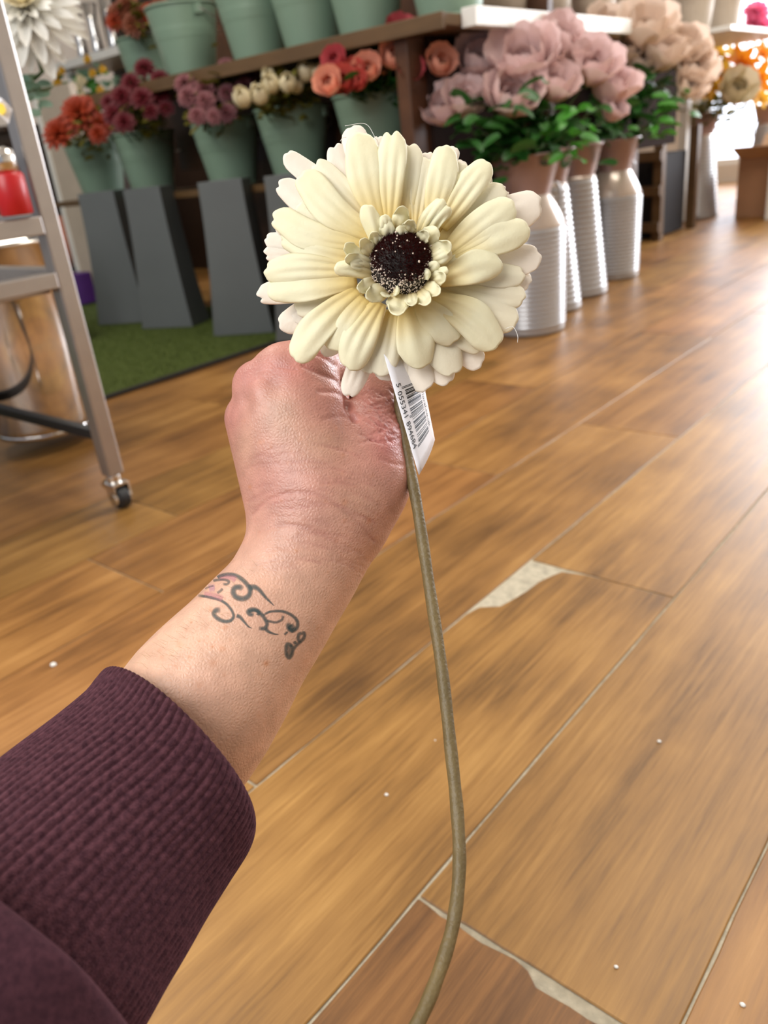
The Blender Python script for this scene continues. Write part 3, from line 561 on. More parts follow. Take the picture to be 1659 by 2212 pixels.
# small pot plants under the bracket shelf
for i, (px, py, mm, lab) in enumerate([(165, 200, 'yellow', 'small potted plant with yellow dots, nearest the white bracket'), (205, 190, 'cream', 'small potted plant with pale frothy blooms under the bracket shelf'), (240, 185, 'yellow', 'small potted plant with bright yellow blooms beside the burgundy flowers')]):
    c = on(px, 235, 1, 4.75); t = thing('pot_plant', lab, 'plant', (c.x, c.y, c.z), 'small plants under the bracket shelf')
    place('pot', MB().lathe([(.04, -.12), (.055, -.01), (.05, -.01), (.0, -.02)], 16).mesh(True), M['white'], t)
    for k in range(26):
        cop('leaf', leafm, M['leafb' if k % 2 else 'euca'], t, (rf.gauss(0, .04), rf.gauss(0, .03), abs(rf.gauss(.09, .06))), (rf.gauss(0, 1), rf.gauss(0, 1), rf.gauss(0, 1)), .05)
    for k in range(6): cop('bloom', small_rose, M[mm], t, (rf.gauss(0, .045), -.05, abs(rf.gauss(.09, .05))), (0, -1, .3), .016)
tag(place('plant_table', MB().box(tuple(W(-8.2, 4.55, -.998)), tuple(W(-7.1, 4.9, .42))).mesh(), M['darkbrown'], None), 'dark table carrying the small plants behind the rust flowers', 'table')

# white chrysanthemum on the trolley
cc = C(52, 18, 1.36); mm_ = thing('chrysanthemum', 'large white chrysanthemum with drooping petals at the upper left', 'flower', cc)
dm = (-D * .8 + U * .25 + R * .1).normalized(); qm = dm.to_track_quat('Z', 'Y')
sp = mesh(*strap(1.12, .25, -.1, 8, .4))
for ring, (n, l, el) in enumerate([(12, .03, 1.15), (14, .045, .8), (16, .062, .45), (18, .08, .12), (18, .092, -.2), (16, .098, -.5)]):
    for i in range(n):
        dl = l * rf.uniform(.88, 1.1); a = (i + .5 * (ring % 2) + rf.uniform(-.2, .2)) * 2 * PI / n
        k = ('sp', ring < 2)
        if k not in BPM: c2 = sp.copy(); c2.materials.append(M['cream'] if ring < 1 else M['whitep']); BPM[k] = c2
        o = link(bpy.data.objects.new('petal', BPM[k])); o.parent = mm_; o.rotation_mode = 'QUATERNION'
        o.rotation_quaternion = qm @ (RZ(a) @ tilt(el)).to_quaternion(); o.scale = (dl, dl * 1.15 if l > .05 else dl * 1.3, dl)
place('stem', MB().tube([Vector((0, 0, 0)), -dm * .05 + Vector((0, 0, -.06)), Vector((-.06, .02, -.1))], .004, 8).mesh(True), M['bgstem'], mm_)
for k in range(30): cop('leaf', leafm, M['euca'], mm_, C(rf.uniform(15, 95), rf.uniform(165, 245), 1.42 + rf.uniform(-.03, .06)) - cc, (rf.gauss(0, 1), rf.gauss(0, 1), rf.gauss(0, 1)), .026)

# ------------------------------------------------------------------ trolley
TY = 1.2; tr = thing('trolley', 'grey steel plant trolley on castors at the left', 'trolley', W(-2.3, TY, -1))
hw = .027
def leg(x, y): wpart('leg', (x - hw, y - hw, -.880), (x + hw, y + hw, .95), 'steel', tr, .003)
LX = -2.306; RX = -3.75; BY = .15
for x in (LX, RX):
    for y in (TY + hw, BY): leg(x, y)
for z, t_ in ((-.125, .05), (-.275, .045), (.93, .03)):
    wpart('crossbar', (RX, TY + .002, z - t_ / 2 + .03), (LX - hw, TY + .06, z + t_ / 2 + .03), 'steel', tr); wpart('crossbar', (RX, BY - .03, z), (LX, BY + .03, z + t_), 'steel', tr)
    wpart('crossbar', (LX - .03, BY, z), (LX + .03, TY, z + t_), 'steel', tr); wpart('crossbar', (RX - .03, BY, z), (RX + .03, TY, z + t_), 'steel', tr)
wpart('lower_bar', (RX, TY + .02, -.768), (LX, TY + .055, -.735), 'rubber', tr)
wpart('shelf', (RX, BY, -.29), (LX - .03, TY, -.275), 'steel', tr)
def castor(x, y):
    c = W(x, y, -1); cm_ = MB().lathe([(.011, .050), (.0125, .052), (.0125, .064), (.009, .066)], 20, c.x - .002, c.y)
    for sy in (-.0158, .0132): cm_.prism([(c.x - .012, 0), (c.x + .018, 0)], 0, 0) if False else cm_.box((c.x - .010, c.y + sy, .018), (c.x + .018, c.y + sy + .0026, .048))
    cm_.box((c.x - .012, c.y - .0158, .046), (c.x + .018, c.y + .0158, .051)); k = place('castor', cm_.mesh(), M['chrome'], tr, world=True)
    bevel(k, .001)
    def side(mbx, y0, y1, r_, n=24):
        n0 = len(mbx.v)
        for yy in (y0, y1):
            for i in range(n): a = 2 * PI * i / n; mbx.v.append((c.x + .006 + r_ * math.cos(a), yy, .0215 + r_ * math.sin(a)))
        mbx.f += [tuple(n0 + i for i in range(n)), tuple(n0 + n + i for i in reversed(range(n)))] + [(n0 + i, n0 + n + i, n0 + n + (i + 1) % n, n0 + (i + 1) % n) for i in range(n)]; return mbx
    def sub(name, me, m): o = link(bpy.data.objects.new(name, me)); me.materials.append(m); o.parent = k; return o
    bevel(sub('wheel', side(MB(), c.y - .010, c.y + .010, .0205).mesh(), M['rubber']), .003, 2)
    sub('hub', side(MB(), c.y - .0172, c.y + .0172, .0125).mesh(), M['chrome'])
    sub('brake_lever', MB().tube([(c.x + .004, c.y, .055), (c.x - .016, c.y, .049), (c.x - .034, c.y, .040), (c.x - .050, c.y, .036)], [.012, .0125, .010, .004], 14, flat=.7).mesh(True), M['chrome'])
for x in (LX, RX):
    for y in (TY + hw, BY): castor(x, y)
# polished pail on the trolley's front
pc = on(-4, 955, 1, 1.27); pc.y = W(0, 1.49, 0).y
pl_ = thing('steel_pail', 'tall polished steel pail hanging behind the trolley bars', 'pail', pc)
place('body', MB().lathe([(.104, .0), (.108, .003), (.112, .02), (.118, .2), (.124, .40), (.128, .402), (.128, .408), (.120, .408), (.112, .2), (.104, .01), (0, .01)], 64).mesh(True), M['chrome'], pl_)
place('rolled_rim', MB().lathe([(.124, .402), (.131, .402), (.133, .407), (.131, .412), (.124, .412), (.124, .402)], 64, cap=False).mesh(True), M['chrome'], pl_)
place('base_ring', MB().lathe([(.103, -.003), (.109, -.003), (.111, .006), (.108, .010)], 64, cap=False).mesh(True), M['chrome'], pl_)
for q, (a_, b_, lab) in enumerate([((-4.5, 3.0, -.9), (-4.1, 3.2, .0), 'red gift bag seen between the trolley bars'), ((-3.35, 1.45, -.25), (-3.05, 1.6, -.02), 'small red packet standing on the upper trolley shelf')]): pass
c = on(62, 525, 1, 2.6); o = place('gift_bag', MB().box((c.x - .06, c.y, c.z - .07), (c.x + .045, c.y + .05, c.z + .065)).mesh(), M['red']); bevel(o, .004); tag(o, 'red gift bag seen between the two trolley crossbars', 'bag')
tag(place('bag_stool', MB().box((c.x - .08, c.y - .01, .0112), (c.x + .06, c.y + .09, c.z - .0702)).mesh(), M['black']), 'black stool under the red gift bag behind the trolley', 'stool')
c = on(20, 400, 1, 1.14); c.z = W(0, 0, -.065).z + .02
rp = thing('red_jar', 'red capped jar on the trolley rail at the left edge', 'jar', (c.x, c.y, c.z)); place('jar_body', MB().lathe([(.022, -.02), (.024, -.018), (.024, .035), (.02, .04)], 24).mesh(True), M['red'], rp); place('cap', MB().lathe([(.02, .04), (.021, .04), (.019, .07), (.008, .075), (0, .075)], 24).mesh(True), M['chrome'], rp)
# price card clipped to the trolley leg
pc_ = [C(-14, 205, 1.02), C(6, 214, 1.02), C(27, 236, 1.03), C(19, 268, 1.03), C(-14, 236, 1.02)]
ct = thing('price_card', 'white price card with a yellow panel at the left edge', 'card', pc_[0])
o = place('card', mesh([p - pc_[0] for p in pc_], [(0, 1, 2, 3, 4)], False), M['paper'], ct); addmod(o, 'SOLIDIFY', thickness=.001)
o = place('yellow_panel', mesh([C(*q, 1.017) - pc_[0] for q in [(-12, 220), (8, 225), (14, 240), (6, 250), (-12, 238)]], [(0, 1, 2, 3, 4)], False), M['yellowink'], ct); addmod(o, 'SOLIDIFY', thickness=.0006)
place('clip_wire', MB().tube([Vector((0, 0, 0)), C(-40, 300, 1.08) - pc_[0], C(-60, 420, 1.13) - pc_[0]], .0015, 6).mesh(True), M['steel'], ct)
#@@FORE
# ------------------------------------------------------------------ gerbera
Z0 = .372; FC = C(866, 562, Z0)
ger = thing('gerbera', 'cream artificial gerbera daisy with a dark bristly centre, held up in the hand', 'flower', FC)
def gpx(px, py, h): return C(px, py, Z0 - h)                          # h metres nearer to the lens than the flower's base
def petal_mat():
    def bump(N, L, B, tc):
        wv = N.new('ShaderNodeTexNoise'); wv.inputs['Scale'].default_value = 900; wv.inputs['Detail'].default_value = 2; L.new(tc.outputs['Object'], wv.inputs[0])
        w2 = N.new('ShaderNodeTexNoise'); w2.inputs['Scale'].default_value = 130; L.new(tc.outputs['Object'], w2.inputs[0])
        b = N.new('ShaderNodeBump'); b.inputs['Strength'].default_value = .25; b.inputs['Distance'].default_value = .0004; L.new(wv.outputs[0], b.inputs['Height'])
        b2 = N.new('ShaderNodeBump'); b2.inputs['Strength'].default_value = .2; b2.inputs['Distance'].default_value = .002; L.new(w2.outputs[0], b2.inputs['Height']); L.new(b.outputs[0], b2.inputs['Normal']); L.new(b2.outputs[0], B.inputs['Normal'])
    return attr_mat('cream_satin_petal', 'tint', rough=.55, bump=bump, spec=.25, trans=.28, sheen=.15)
PMAT = petal_mat(); rp_ = random.Random(5)
def petal(bx, by, tx, ty, wid, h0, h1, h2, bend=0, cup=.12, pale=0, notch=None, name='petal', tipw=.5, nu=30, nv=16, curl=0, amp=1, bw=.42):
    """from (bx,by) to the tip (tx,ty) in pixels, wid pixels wide; heights of base, middle and tip over the flower's base in mm"""
    ax = np.array([tx - bx, ty - by], float); L_ = np.hypot(*ax); ax /= L_; nx = np.array([-ax[1], ax[0]])
    ph = rp_.uniform(0, 6); ph2 = rp_.uniform(0, 6); gcount = rp_.choice((2, 3, 3)); gd = rp_.uniform(.25, .75) * amp; side = rp_.uniform(-.5, .5); tw = rp_.uniform(-1.3, 1.3)
    nt_ = rp_.uniform(.012, .035) if notch is None else notch; npos = rp_.uniform(-.35, .35)
    V = []; T = []
    y0, y1, d0 = np.array(lin((250, 245, 212))), np.array(lin((240, 214, 134))), np.array(lin((250, 240, 232)))
    for i in range(nu + 1):
        u = (i / nu) ** .93
        if u < .7: ww = bw + (1 - bw) * (math.sin(PI / 2 * u / .7) ** 1.1)
        else: q = (u - .7) / .3; ww = 1 - .16 * q * q
        mid = h0 * (1 - u) ** 2 + 2 * (h1 * 1.25) * u * (1 - u) + h2 * u * u
        for j in range(nv + 1):
            v = (j / nv - .5) * 2; lv = v * ww * wid / 2
            lon = u * L_ - u ** 3 * .52 * wid * (1 - math.sqrt(max(0, 1 - v * v * .99)))
            if u > .7: lon -= L_ * nt_ * ((u - .7) / .3) ** 2 * (math.exp(-((v - npos) / .22) ** 2) + .22 * math.cos(7 * v + ph))
            off = bend * L_ * math.sin(PI * u) + L_ * .012 * math.sin(6 * u + ph) * (abs(v))
            P = np.array([bx, by]) + ax * lon + nx * (lv + off)
            gro = (.55 + .45 * (1 - u)) * gd * math.sin(PI * min(1, u * 1.1)) ** .7 * math.cos(gcount * PI * v + side * 3 + .5 * math.sin(3 * u + ph))
            edge = -cup * wid * .13 * (v * v) * (.4 + u) + tw * v * u + amp * .45 * math.sin(9 * u + ph2 + 2 * v) * abs(v) ** 3 * ww
            h = mid + gro + edge + (curl * max(0, u - .72) ** 1.3 * 40 if curl else 0)
            V.append(gpx(P[0], P[1], h * .001) - FC)
            t = min(1, max(0, (u - .02) / .55)); c = y1 * (1 - t) + y0 * t; p = pale * min(1, u * 1.6); T.append(c * (1 - p) + d0 * p)
    F = [(i * (nv + 1) + j, (i + 1) * (nv + 1) + j, (i + 1) * (nv + 1) + j + 1, i * (nv + 1) + j + 1) for i in range(nu) for j in range(nv)]
    m = mesh(V, F); setcol(m, 'tint', np.array(T)); o = place(name, m, PMAT, ger); addmod(o, 'SOLIDIFY', thickness=.00035, offset=-1); return o
k_ = 2.592
def P_(bx, by, tx, ty, w_, layer, **kw):
    h0, h1, h2 = {'b': (-6, -5, -9), 'm': (-1, 1, -4), 'f': (3, 7, 1), 't': (6, 11, 6)}[layer]
    j = rp_.uniform(-.8, .8); petal(bx / k_ + 540, by / k_ + 260, tx / k_ + 540, ty / k_ + 260, w_ / k_, h0, h1 + j, h2 + j, pale={'b': .75, 'm': .35, 'f': .05, 't': 0}[layer], **kw)
# back ring (crop coordinates of the bloom: base x, y, tip x, y, width)
for a in [(700, 560, 575, 26, 175, 'b'), (650, 600, 470, 136, 165, 'b'), (640, 560, 198, 185, 125, 'b'), (560, 620, 155, 352, 150, 'b'), (600, 700, 138, 590, 90, 'b'), (560, 760, 82, 665, 110, 'b'),
          (560, 800, 78, 738, 120, 'b'), (600, 900, 40, 985, 140, 'b'), (620, 960, 160, 1150, 170, 'b'), (640, 980, 232, 1100, 150, 'b'), (680, 1040, 400, 1310, 130, 'b'), (720, 1060, 545, 1548, 135, 'b'),
          (760, 1060, 765, 1462, 175, 'b'), (850, 1080, 975, 1522, 190, 'b'), (900, 1060, 880, 1440, 120, 'b'), (940, 1060, 1105, 1482, 165, 'b'), (960, 1000, 1290, 1388, 165, 'b'), (980, 960, 1250, 1320, 170, 'b'),
          (1010, 940, 1490, 1150, 150, 'b'), (1010, 860, 1580, 900, 140, 'b'), (1040, 850, 1632, 760, 190, 'b'), (1010, 740, 1632, 440, 225, 'b'), (1010, 700, 1440, 385, 110, 'b'), (960, 640, 1345, 300, 120, 'b'),
          (930, 600, 1200, 228, 110, 'b'), (900, 600, 1150, 148, 90, 'b'), (880, 600, 1010, 178, 110, 'b'), (820, 560, 925, 170, 110, 'b'), (780, 560, 715, 85, 80, 'b'), (740, 540, 690, 100, 70, 'b')]: P_(*a)
# middle ring
for a in [(700, 600, 365, 232, 150, 'm'), (860, 560, 905, 130, 160, 'm'), (930, 600, 985, 205, 130, 'm'), (1040, 620, 1190, 235, 130, 'm'), (1060, 700, 1425, 372, 165, 'm'), (1060, 920, 1545, 990, 160, 'm'), (1060, 860, 1540, 868, 140, 'm'),
          (1020, 930, 1500, 1140, 215, 'm'), (960, 1060, 1150, 1425, 200, 'm'), (1000, 1020, 1300, 1290, 160, 'm'), (800, 1070, 720, 1432, 190, 'm'), (700, 1050, 660, 1420, 120, 'm'), (650, 660, 260, 480, 110, 'm'), (620, 700, 170, 640, 120, 'm'),
          (1080, 760, 1400, 600, 120, 'm'), (600, 960, 250, 1060, 150, 'm')]: P_(*a)
# front ring
for a in [(720, 560, 600, 68, 205, 'f', dict(bend=-.03)), (780, 560, 800, 60, 170, 'f', dict(notch=.05)), (700, 660, 270, 305, 195, 'f', dict(bend=-.05)), (1010, 580, 1098, 140, 165, 'f', dict(bend=.03)), (1070, 600, 1330, 228, 165, 'f'),
          (1090, 760, 1478, 460, 195, 'f', dict(bend=-.02)), (1120, 800, 1562, 590, 185, 'f', dict(bend=-.03)), (1060, 900, 1412, 790, 190, 't', dict(bend=-.05)), (1010, 990, 1405, 1255, 220, 'f', dict(bend=-.06)), (940, 1020, 1158, 1240, 215, 'f', dict(bend=-.04)),
          (880, 1050, 965, 1388, 215, 'f', dict(bend=.02)), (730, 1020, 548, 1398, 200, 'f', dict(bend=.05)), (640, 990, 440, 1280, 195, 'f', dict(bend=.06)), (610, 950, 245, 1345, 185, 'f', dict(bend=.06)), (600, 910, 95, 960, 165, 'f', dict(bend=.02)),
          (600, 840, 78, 850, 165, 'f', dict(bend=.04)), (600, 770, 172, 655, 160, 'f', dict(bend=-.03)), (640, 700, 122, 540, 175, 'f', dict(bend=-.06)), (1060, 850, 1290, 740, 120, 'f')]:
    P_(*a[:6], **(a[6] if len(a) > 6 else {}))
# small curled petals round the centre
for (bx, by, tx, ty, w_, kw) in [(720, 760, 650, 470, 110, dict(bend=.05)), (790, 660, 745, 530, 70, {}), (820, 640, 862, 478, 95, dict(curl=1)), (870, 650, 910, 555, 85, dict(curl=1)), (760, 690, 770, 560, 90, {}), (940, 680, 1080, 440, 95, dict(bend=-.04)), (980, 690, 1112, 480, 90, dict(bend=-.08)),
        (960, 700, 1050, 600, 110, {}), (980, 760, 1130, 690, 100, dict(curl=1)), (985, 800, 1130, 740, 90, {}), (990, 860, 1055, 795, 70, {}), (1000, 900, 1100, 870, 95, dict(curl=1)), (1000, 900, 1110, 830, 60, {}), (960, 930, 1070, 960, 90, dict(curl=1)), (930, 950, 1005, 1030, 95, dict(curl=1.3)), (890, 960, 915, 1040, 85, dict(curl=1)),
        (840, 950, 815, 1095, 130, dict(curl=1.6)), (800, 950, 835, 960, 60, {}), (780, 930, 650, 1000, 110, dict(curl=1.2)), (760, 960, 745, 985, 70, {}), (720, 900, 600, 950, 90, dict(curl=.6)), (720, 870, 470, 825, 95, dict(bend=.06)), (720, 820, 530, 770, 85, dict(curl=.8)), (710, 790, 525, 700, 95, dict(bend=-.12, curl=.8)), (700, 780, 625, 660, 80, dict(curl=.8)), (680, 820, 560, 800, 70, {}),
        (930, 690, 1000, 620, 80, dict(curl=.6)), (720, 740, 690, 620, 80, dict(curl=.5)), (950, 870, 1010, 850, 70, {}), (860, 700, 840, 590, 70, {})]:
    petal(bx / k_ + 540, by / k_ + 260, tx / k_ + 540, ty / k_ + 260, w_ / k_, 4, 13 + rp_.uniform(-1, 1), 15 + rp_.uniform(-2, 2), amp=1.6, name='inner_petal', nu=16, nv=10, cup=.5, bw=.6, **kw)
# bristly centre
dax = (-D * 1.0 + U * .40 + R * .06).normalized(); da = dax.orthogonal().normalized(); db = dax.cross(da); dc = gpx(865, 572, .004) - FC; DR = .0150
dome = MB(); n = 28
for i in range(n):
    t = i / n * PI * .62
    for j in range(36): a = 2 * PI * j / 36; dome.v.append(tuple(dc + dax * (DR * .92 * math.cos(t)) + (da * math.cos(a) + db * math.sin(a)) * (DR * math.sin(max(t, .001)))))
for i in range(n - 1):
    for j in range(36): q = (j + 1) % 36; dome.f.append((i * 36 + j, (i + 1) * 36 + j, (i + 1) * 36 + q, i * 36 + q))
def onD(t, a, rr=1): return dc + dax * (DR * .92 * rr * math.cos(t)) + (da * math.cos(a) + db * math.sin(a)) * (DR * rr * math.sin(t))
place('centre', dome.mesh(True), mat('centre_base', (34, 26, 22), .8, var=.4, scale=300), ger)
hv, hf = [], []
for i in range(5200):
    t = math.acos(1 - rp_.random() * (1 - math.cos(1.16))); a = rp_.uniform(0, 2 * PI); p = onD(t, a, .98); nrm = (p - dc).normalized(); lean = (U * .5 + R * .25 + Vector((rp_.gauss(0, .3), rp_.gauss(0, .3), rp_.gauss(0, .3))))
    if math.sin(a * 1 + 0) > 2: continue
    q = p + (nrm + lean * .45).normalized() * rp_.uniform(.0012, .0025); s1 = nrm.orthogonal().normalized() * .00016; s2 = nrm.cross(s1).normalized() * .00016
    b = len(hv); hv += [p + s1, p - s1 * .5 + s2, p - s1 * .5 - s2, q]; hf += [(b, b + 1, b + 3), (b + 1, b + 2, b + 3), (b + 2, b, b + 3)]
tag(place('bristles', mesh(hv, hf, False), mat('maroon_bristle', (66, 20, 18), .45, var=.6, scale=600, spec=.4), ger), 'dark maroon bristles', kind='stuff')
sp_ = MB(); gr = MB()
for i in range(1480):
    if i < 1330: t = rp_.uniform(1.08, 1.75); a = rp_.uniform(0, 2 * PI)
    elif i < 1450: t = rp_.gauss(1.02, .08); a = rp_.uniform(0, 2 * PI)
    else: t = rp_.uniform(.1, .95); a = rp_.uniform(0, 2 * PI)
    p = onD(t, a, 1.0 + rp_.uniform(0, .06) + (.12 if i > 1450 else 0)); s_ = abs(rp_.gauss(.00024, .00009)) * (1.3 if i > 1330 else 1)
    sp_.blob(p, s_, 5, 4, (1, rp_.uniform(.6, 1.7), rp_.uniform(.7, 1.4)))
tag(place('pollen_specks', sp_.mesh(True), mat('pollen', (226, 208, 192), .7, var=.2, scale=900), ger), 'pale specks ringing the dark centre', kind='stuff')
# loose threads on the petal edges
for pts in ([(745, 272), (790, 268), (812, 300)], [(735, 305), (740, 298), (748, 296)], [(1092, 710), (1108, 706), (1118, 725), (1118, 740)]):
    place('thread', MB().tube([gpx(x, y, .003) - FC for x, y in spline(pts, 6)], .00012, 5).mesh(True), M['white'], ger)
# stem, from the back of the bloom through the hand and down past the lens
spts = [(866, 600, .384), (862, 700, .395), (860, 800, .405), (866, 900, .408), (880, 985, .404), (902, 1100, .396), (928, 1270, .384), (955, 1450, .37), (974, 1620, .356), (988, 1760, .345), (992, 1880, .334), (978, 2000, .324), (945, 2110, .314), (905, 2205, .305), (850, 2300, .297), (770, 2400, .29)]
sp3 = [Vector(C(*q)) - FC for q in spline(spts, 8)]
place('stem', MB().tube(sp3, [.0029 + .0001 * math.sin(i * .9) for i in range(len(sp3))], 16).mesh(True), M['stem'], ger)
place('calyx', MB().tube([gpx(866, 575, -.004) - FC, gpx(866, 590, -.010) - FC, gpx(866, 610, -.018) - FC], [.014, .009, .0035], 16).mesh(True), M['bgstem'], ger)

# ------------------------------------------------------------------ price tag hung on the stem
def bil(c, s, t):                                   # s across (0 left, 1 right), t down the card
    return (c[0] * (1 - s) + c[1] * s) * (1 - t) + (c[3] * (1 - s) + c[2] * s) * t
tc_ = [C(829, 765, .372), C(902, 765, .392), C(939, 950, .388), C(905, 1026, .366)]
tgn = (tc_[1] - tc_[0]).cross(tc_[3] - tc_[0]).normalized()
if tgn.dot(D) > 0: tgn = -tgn
tg = thing('price_tag', 'white card tag with a barcode hanging under the gerbera', 'tag', tc_[0])
V = []; nn = 12
for i in range(nn + 1):
    for j in range(7): s, t = j / 6, i / nn; V.append(bil(tc_, s, t) + tgn * (.0012 * math.sin(PI * s)) - tc_[0])
def tp(s, t, h=.00025): return bil(tc_, s, t) + tgn * (.0012 * math.sin(PI * min(1, max(0, s))) + h) - tc_[0]
o = place('card', mesh(V, [(i * 7 + j, i * 7 + j + 1, (i + 1) * 7 + j + 1, (i + 1) * 7 + j) for i in range(nn) for j in range(6)]), M['paper'], tg); addmod(o, 'SOLIDIFY', thickness=.0003, offset=0)
Lc = {'0': '0001101', '1': '0011001', '2': '0010011', '3': '0111101', '4': '0100011', '5': '0110001', '6': '0101111', '7': '0111011', '8': '0110111', '9': '0001011'}
def Rr(x): return ''.join('1' if c == '0' else '0' for c in x)
def Gg(x): return Rr(x)[::-1]
num = '5055341894684'; par = 'LGGLLG'; bits = '101' + ''.join(Lc[n_] if p_ == 'L' else Gg(Lc[n_]) for n_, p_ in zip(num[1:7], par)) + '01010' + ''.join(Rr(Lc[n_]) for n_ in num[7:]) + '101'
T0, T1 = .30, .83
def tl(f): return T0 + (T1 - T0) * f
i = 0
while i < len(bits):
    if bits[i] == '1':
        j = i
        while j < len(bits) and bits[j] == '1': j += 1
        a, b = tl(i / 95), tl(j / 95); lo = .20 if (i < 3 or i > 91 or 44 < i < 50) else .27
        c4 = [tp(lo + (.76 - lo) * q / 5, a) for q in range(6)] + [tp(lo + (.76 - lo) * q / 5, b) for q in range(6)]
        place('bar', mesh(c4, [(q, q + 1, q + 7, q + 6) for q in range(5)], False), M['ink'], tg); i = j
    else: i += 1
def text(name, body, s0, t0, t1, hgt, parent, m, flip=1):
    """lettering running down the card from t0 to t1, its feet towards the left edge"""
    cu = bpy.data.curves.new('t', 'FONT'); cu.body = body; cu.size = 1; cu.resolution_u = 2; ob = bpy.data.objects.new('t', cu); COL.objects.link(ob)
    bpy.context.view_layer.update(); me = bpy.data.meshes.new_from_object(ob.evaluated_get(bpy.context.evaluated_depsgraph_get())); bpy.data.objects.remove(ob)
    xs_ = [v.co.x for v in me.vertices]; x0, x1 = min(xs_), max(xs_)
    for v in me.vertices: f = (v.co.x - x0) / (x1 - x0); v.co = tp(s0 + v.co.y * hgt, t0 + (t1 - t0) * f, .0003)
    return place(name, me, m, parent)
text('digit', '5', .075, tl(-.075), tl(-.015), .18, tg, M['ink']); text('digits', '055341', .045, tl(.05), tl(.46), .19, tg, M['ink']); text('digits', '894684', .045, tl(.54), tl(.96), .19, tg, M['ink'])
text('web_address', 'onlineFloral.co.uk', .82, .20, .80, .12, tg, M['ink'])

# ------------------------------------------------------------------ arm: one continuous skin surface from rounded limbs
inv = lambda p: p
ARM = []                                            # (pa, pb, ra, rb) in camera space metres (x right, y down, z away)
def cs(px, py, z): return np.array([(px - PX) * z / FPX, (py - PY) * z / FPX, z])
def limb(*q, k=.006, flat=1.0):
    for a, b in zip(q[:-1], q[1:]): ARM.append((cs(*a[:3]), cs(*b[:3]), a[3] * a[2] / FPX, b[3] * b[2] / FPX, k))
limb((665, 1190, .405, 112), (612, 1288, .398, 108), (530, 1392, .389, 124), (440, 1510, .382, 152), (362, 1622, .374, 150), (270, 1750, .366, 130), k=.02)     # forearm
limb((680, 1120, .408, 110), (665, 1190, .405, 112), k=.016)
limb((640, 1150, .409, 96), (543, 903, .416, 54), k=.007)                      # metacarpals, little finger side first
limb((655, 1130, .407, 95), (556, 832, .404, 51), k=.007)
limb((680, 1120, .405, 95), (606, 800, .401, 52), k=.008)
limb((705, 1110, .405, 95), (664, 796, .403, 58), k=.012)
limb((690, 1060, .406, 120), (640, 930, .408, 110), k=.016)
limb((752, 1120, .408, 88), (790, 1040, .410, 84), (797, 950, .413, 74), k=.014)  # thumb
NF = len(ARM)
limb((797, 950, .413, 73), (814, 850, .424, 57), (850, 805, .438, 44), k=.004)
limb((850, 805, .438, 40), (922, 802, .449, 27), k=.004)
# fingers: knuckle - first joint - second joint - tip, wrapped round the stem
limb((664, 796, .403, 50), (722, 800, .430, 44), (770, 810, .452, 38), k=.006); limb((770, 810, .452, 36), (828, 838, .447, 33), (852, 850, .432, 30), k=.003)
limb((606, 800, .403, 47), (640, 850, .440, 44), (700, 880, .470, 36), k=.006); limb((700, 880, .470, 36), (790, 890, .468, 34), (838, 895, .448, 31), k=.003)
limb((556, 836, .408, 44), (580, 900, .446, 40), (640, 940, .476, 36), k=.006); limb((640, 940, .476, 36), (750, 945, .474, 33), (820, 950, .452, 30), k=.003)
limb((545, 905, .418, 44), (560, 960, .452, 37), (620, 1000, .475, 34), k=.006); limb((620, 1000, .475, 32), (720, 1000, .472, 30), (800, 1000, .452, 28), k=.003)
def sdf(P):
    d = np.full(len(P), 9., np.float32)
    for a, b, ra, rb, k in ARM:
        ab = b - a; l = ab @ ab; t = np.clip(((P - a) @ ab) / l, 0, 1); q = P - a - t[:, None] * ab
        dd = np.sqrt((q * q).sum(1)) - (ra + (rb - ra) * t)
        h = np.clip(k - np.abs(d - dd), 0, None) / k; d = np.minimum(d, dd) - h * h * k * .25
    for a, b, ra, rb in CARVE:
        ab = b - a; l = ab @ ab; t = np.clip(((P - a) @ ab) / l, 0, 1); q = P - a - t[:, None] * ab
        dd = (ra + (rb - ra) * t) - np.sqrt((q * q).sum(1)); k = .0022; h = np.clip(k - np.abs(d - dd), 0, None) / k; d = np.maximum(d, dd) + h * h * k * .25
    return d
CARVE = []
def carve(a, b): CARVE.append((cs(*a[:3]), cs(*b[:3]), a[3] * a[2] / FPX, b[3] * b[2] / FPX))
carve((762, 893, .383, 3), (758, 868, .397, 11)); carve((758, 868, .397, 11), (778, 800, .40, 20)); carve((488, 857, .409, 9), (489, 857, .400, 8)); carve((540, 768, .412, 9), (541, 768, .400, 8))
def smooth_add(P, spots):                           # knuckle heads and folds: (px, py, z, radius px, push mm)
    o = np.zeros(len(P))
    for px, py, z, r, s in spots:
        c = cs(px, py, z); rr = r * z / FPX; o += s * .001 * np.exp(-((P - c) ** 2).sum(1) / rr ** 2)
    return o
SPOTS = [(612, 800, .375, 44, 1.6), (556, 838, .385, 36, 2.0), (505, 905, .405, 34, 1.5), (660, 790, .378, 44, 1.3), (838, 950, .39, 44, 1.2), (590, 835, .385, 26, -1.0), (535, 872, .39, 22, -1.4), (640, 812, .38, 20, -.8),
         (640, 960, .378, 60, -.7), (800, 1120, .38, 60, .6), (700, 1235, .385, 50, -.5), (560, 1160, .39, 30, -1.2), (752, 880, .385, 22, -3.0), (760, 905, .385, 16, -2.0)]
vox = .0009
lo = np.array([min(min(a[i] - ra, b[i] - rb) for a, b, ra, rb, k in ARM) for i in range(3)]) - .004
hi = np.array([max(max(a[i] + ra, b[i] + rb) for a, b, ra, rb, k in ARM) for i in range(3)]) + .004
dims = np.ceil((hi - lo) / vox).astype(int) + 2; dims = ((dims + 7) // 8) * 8 + 1
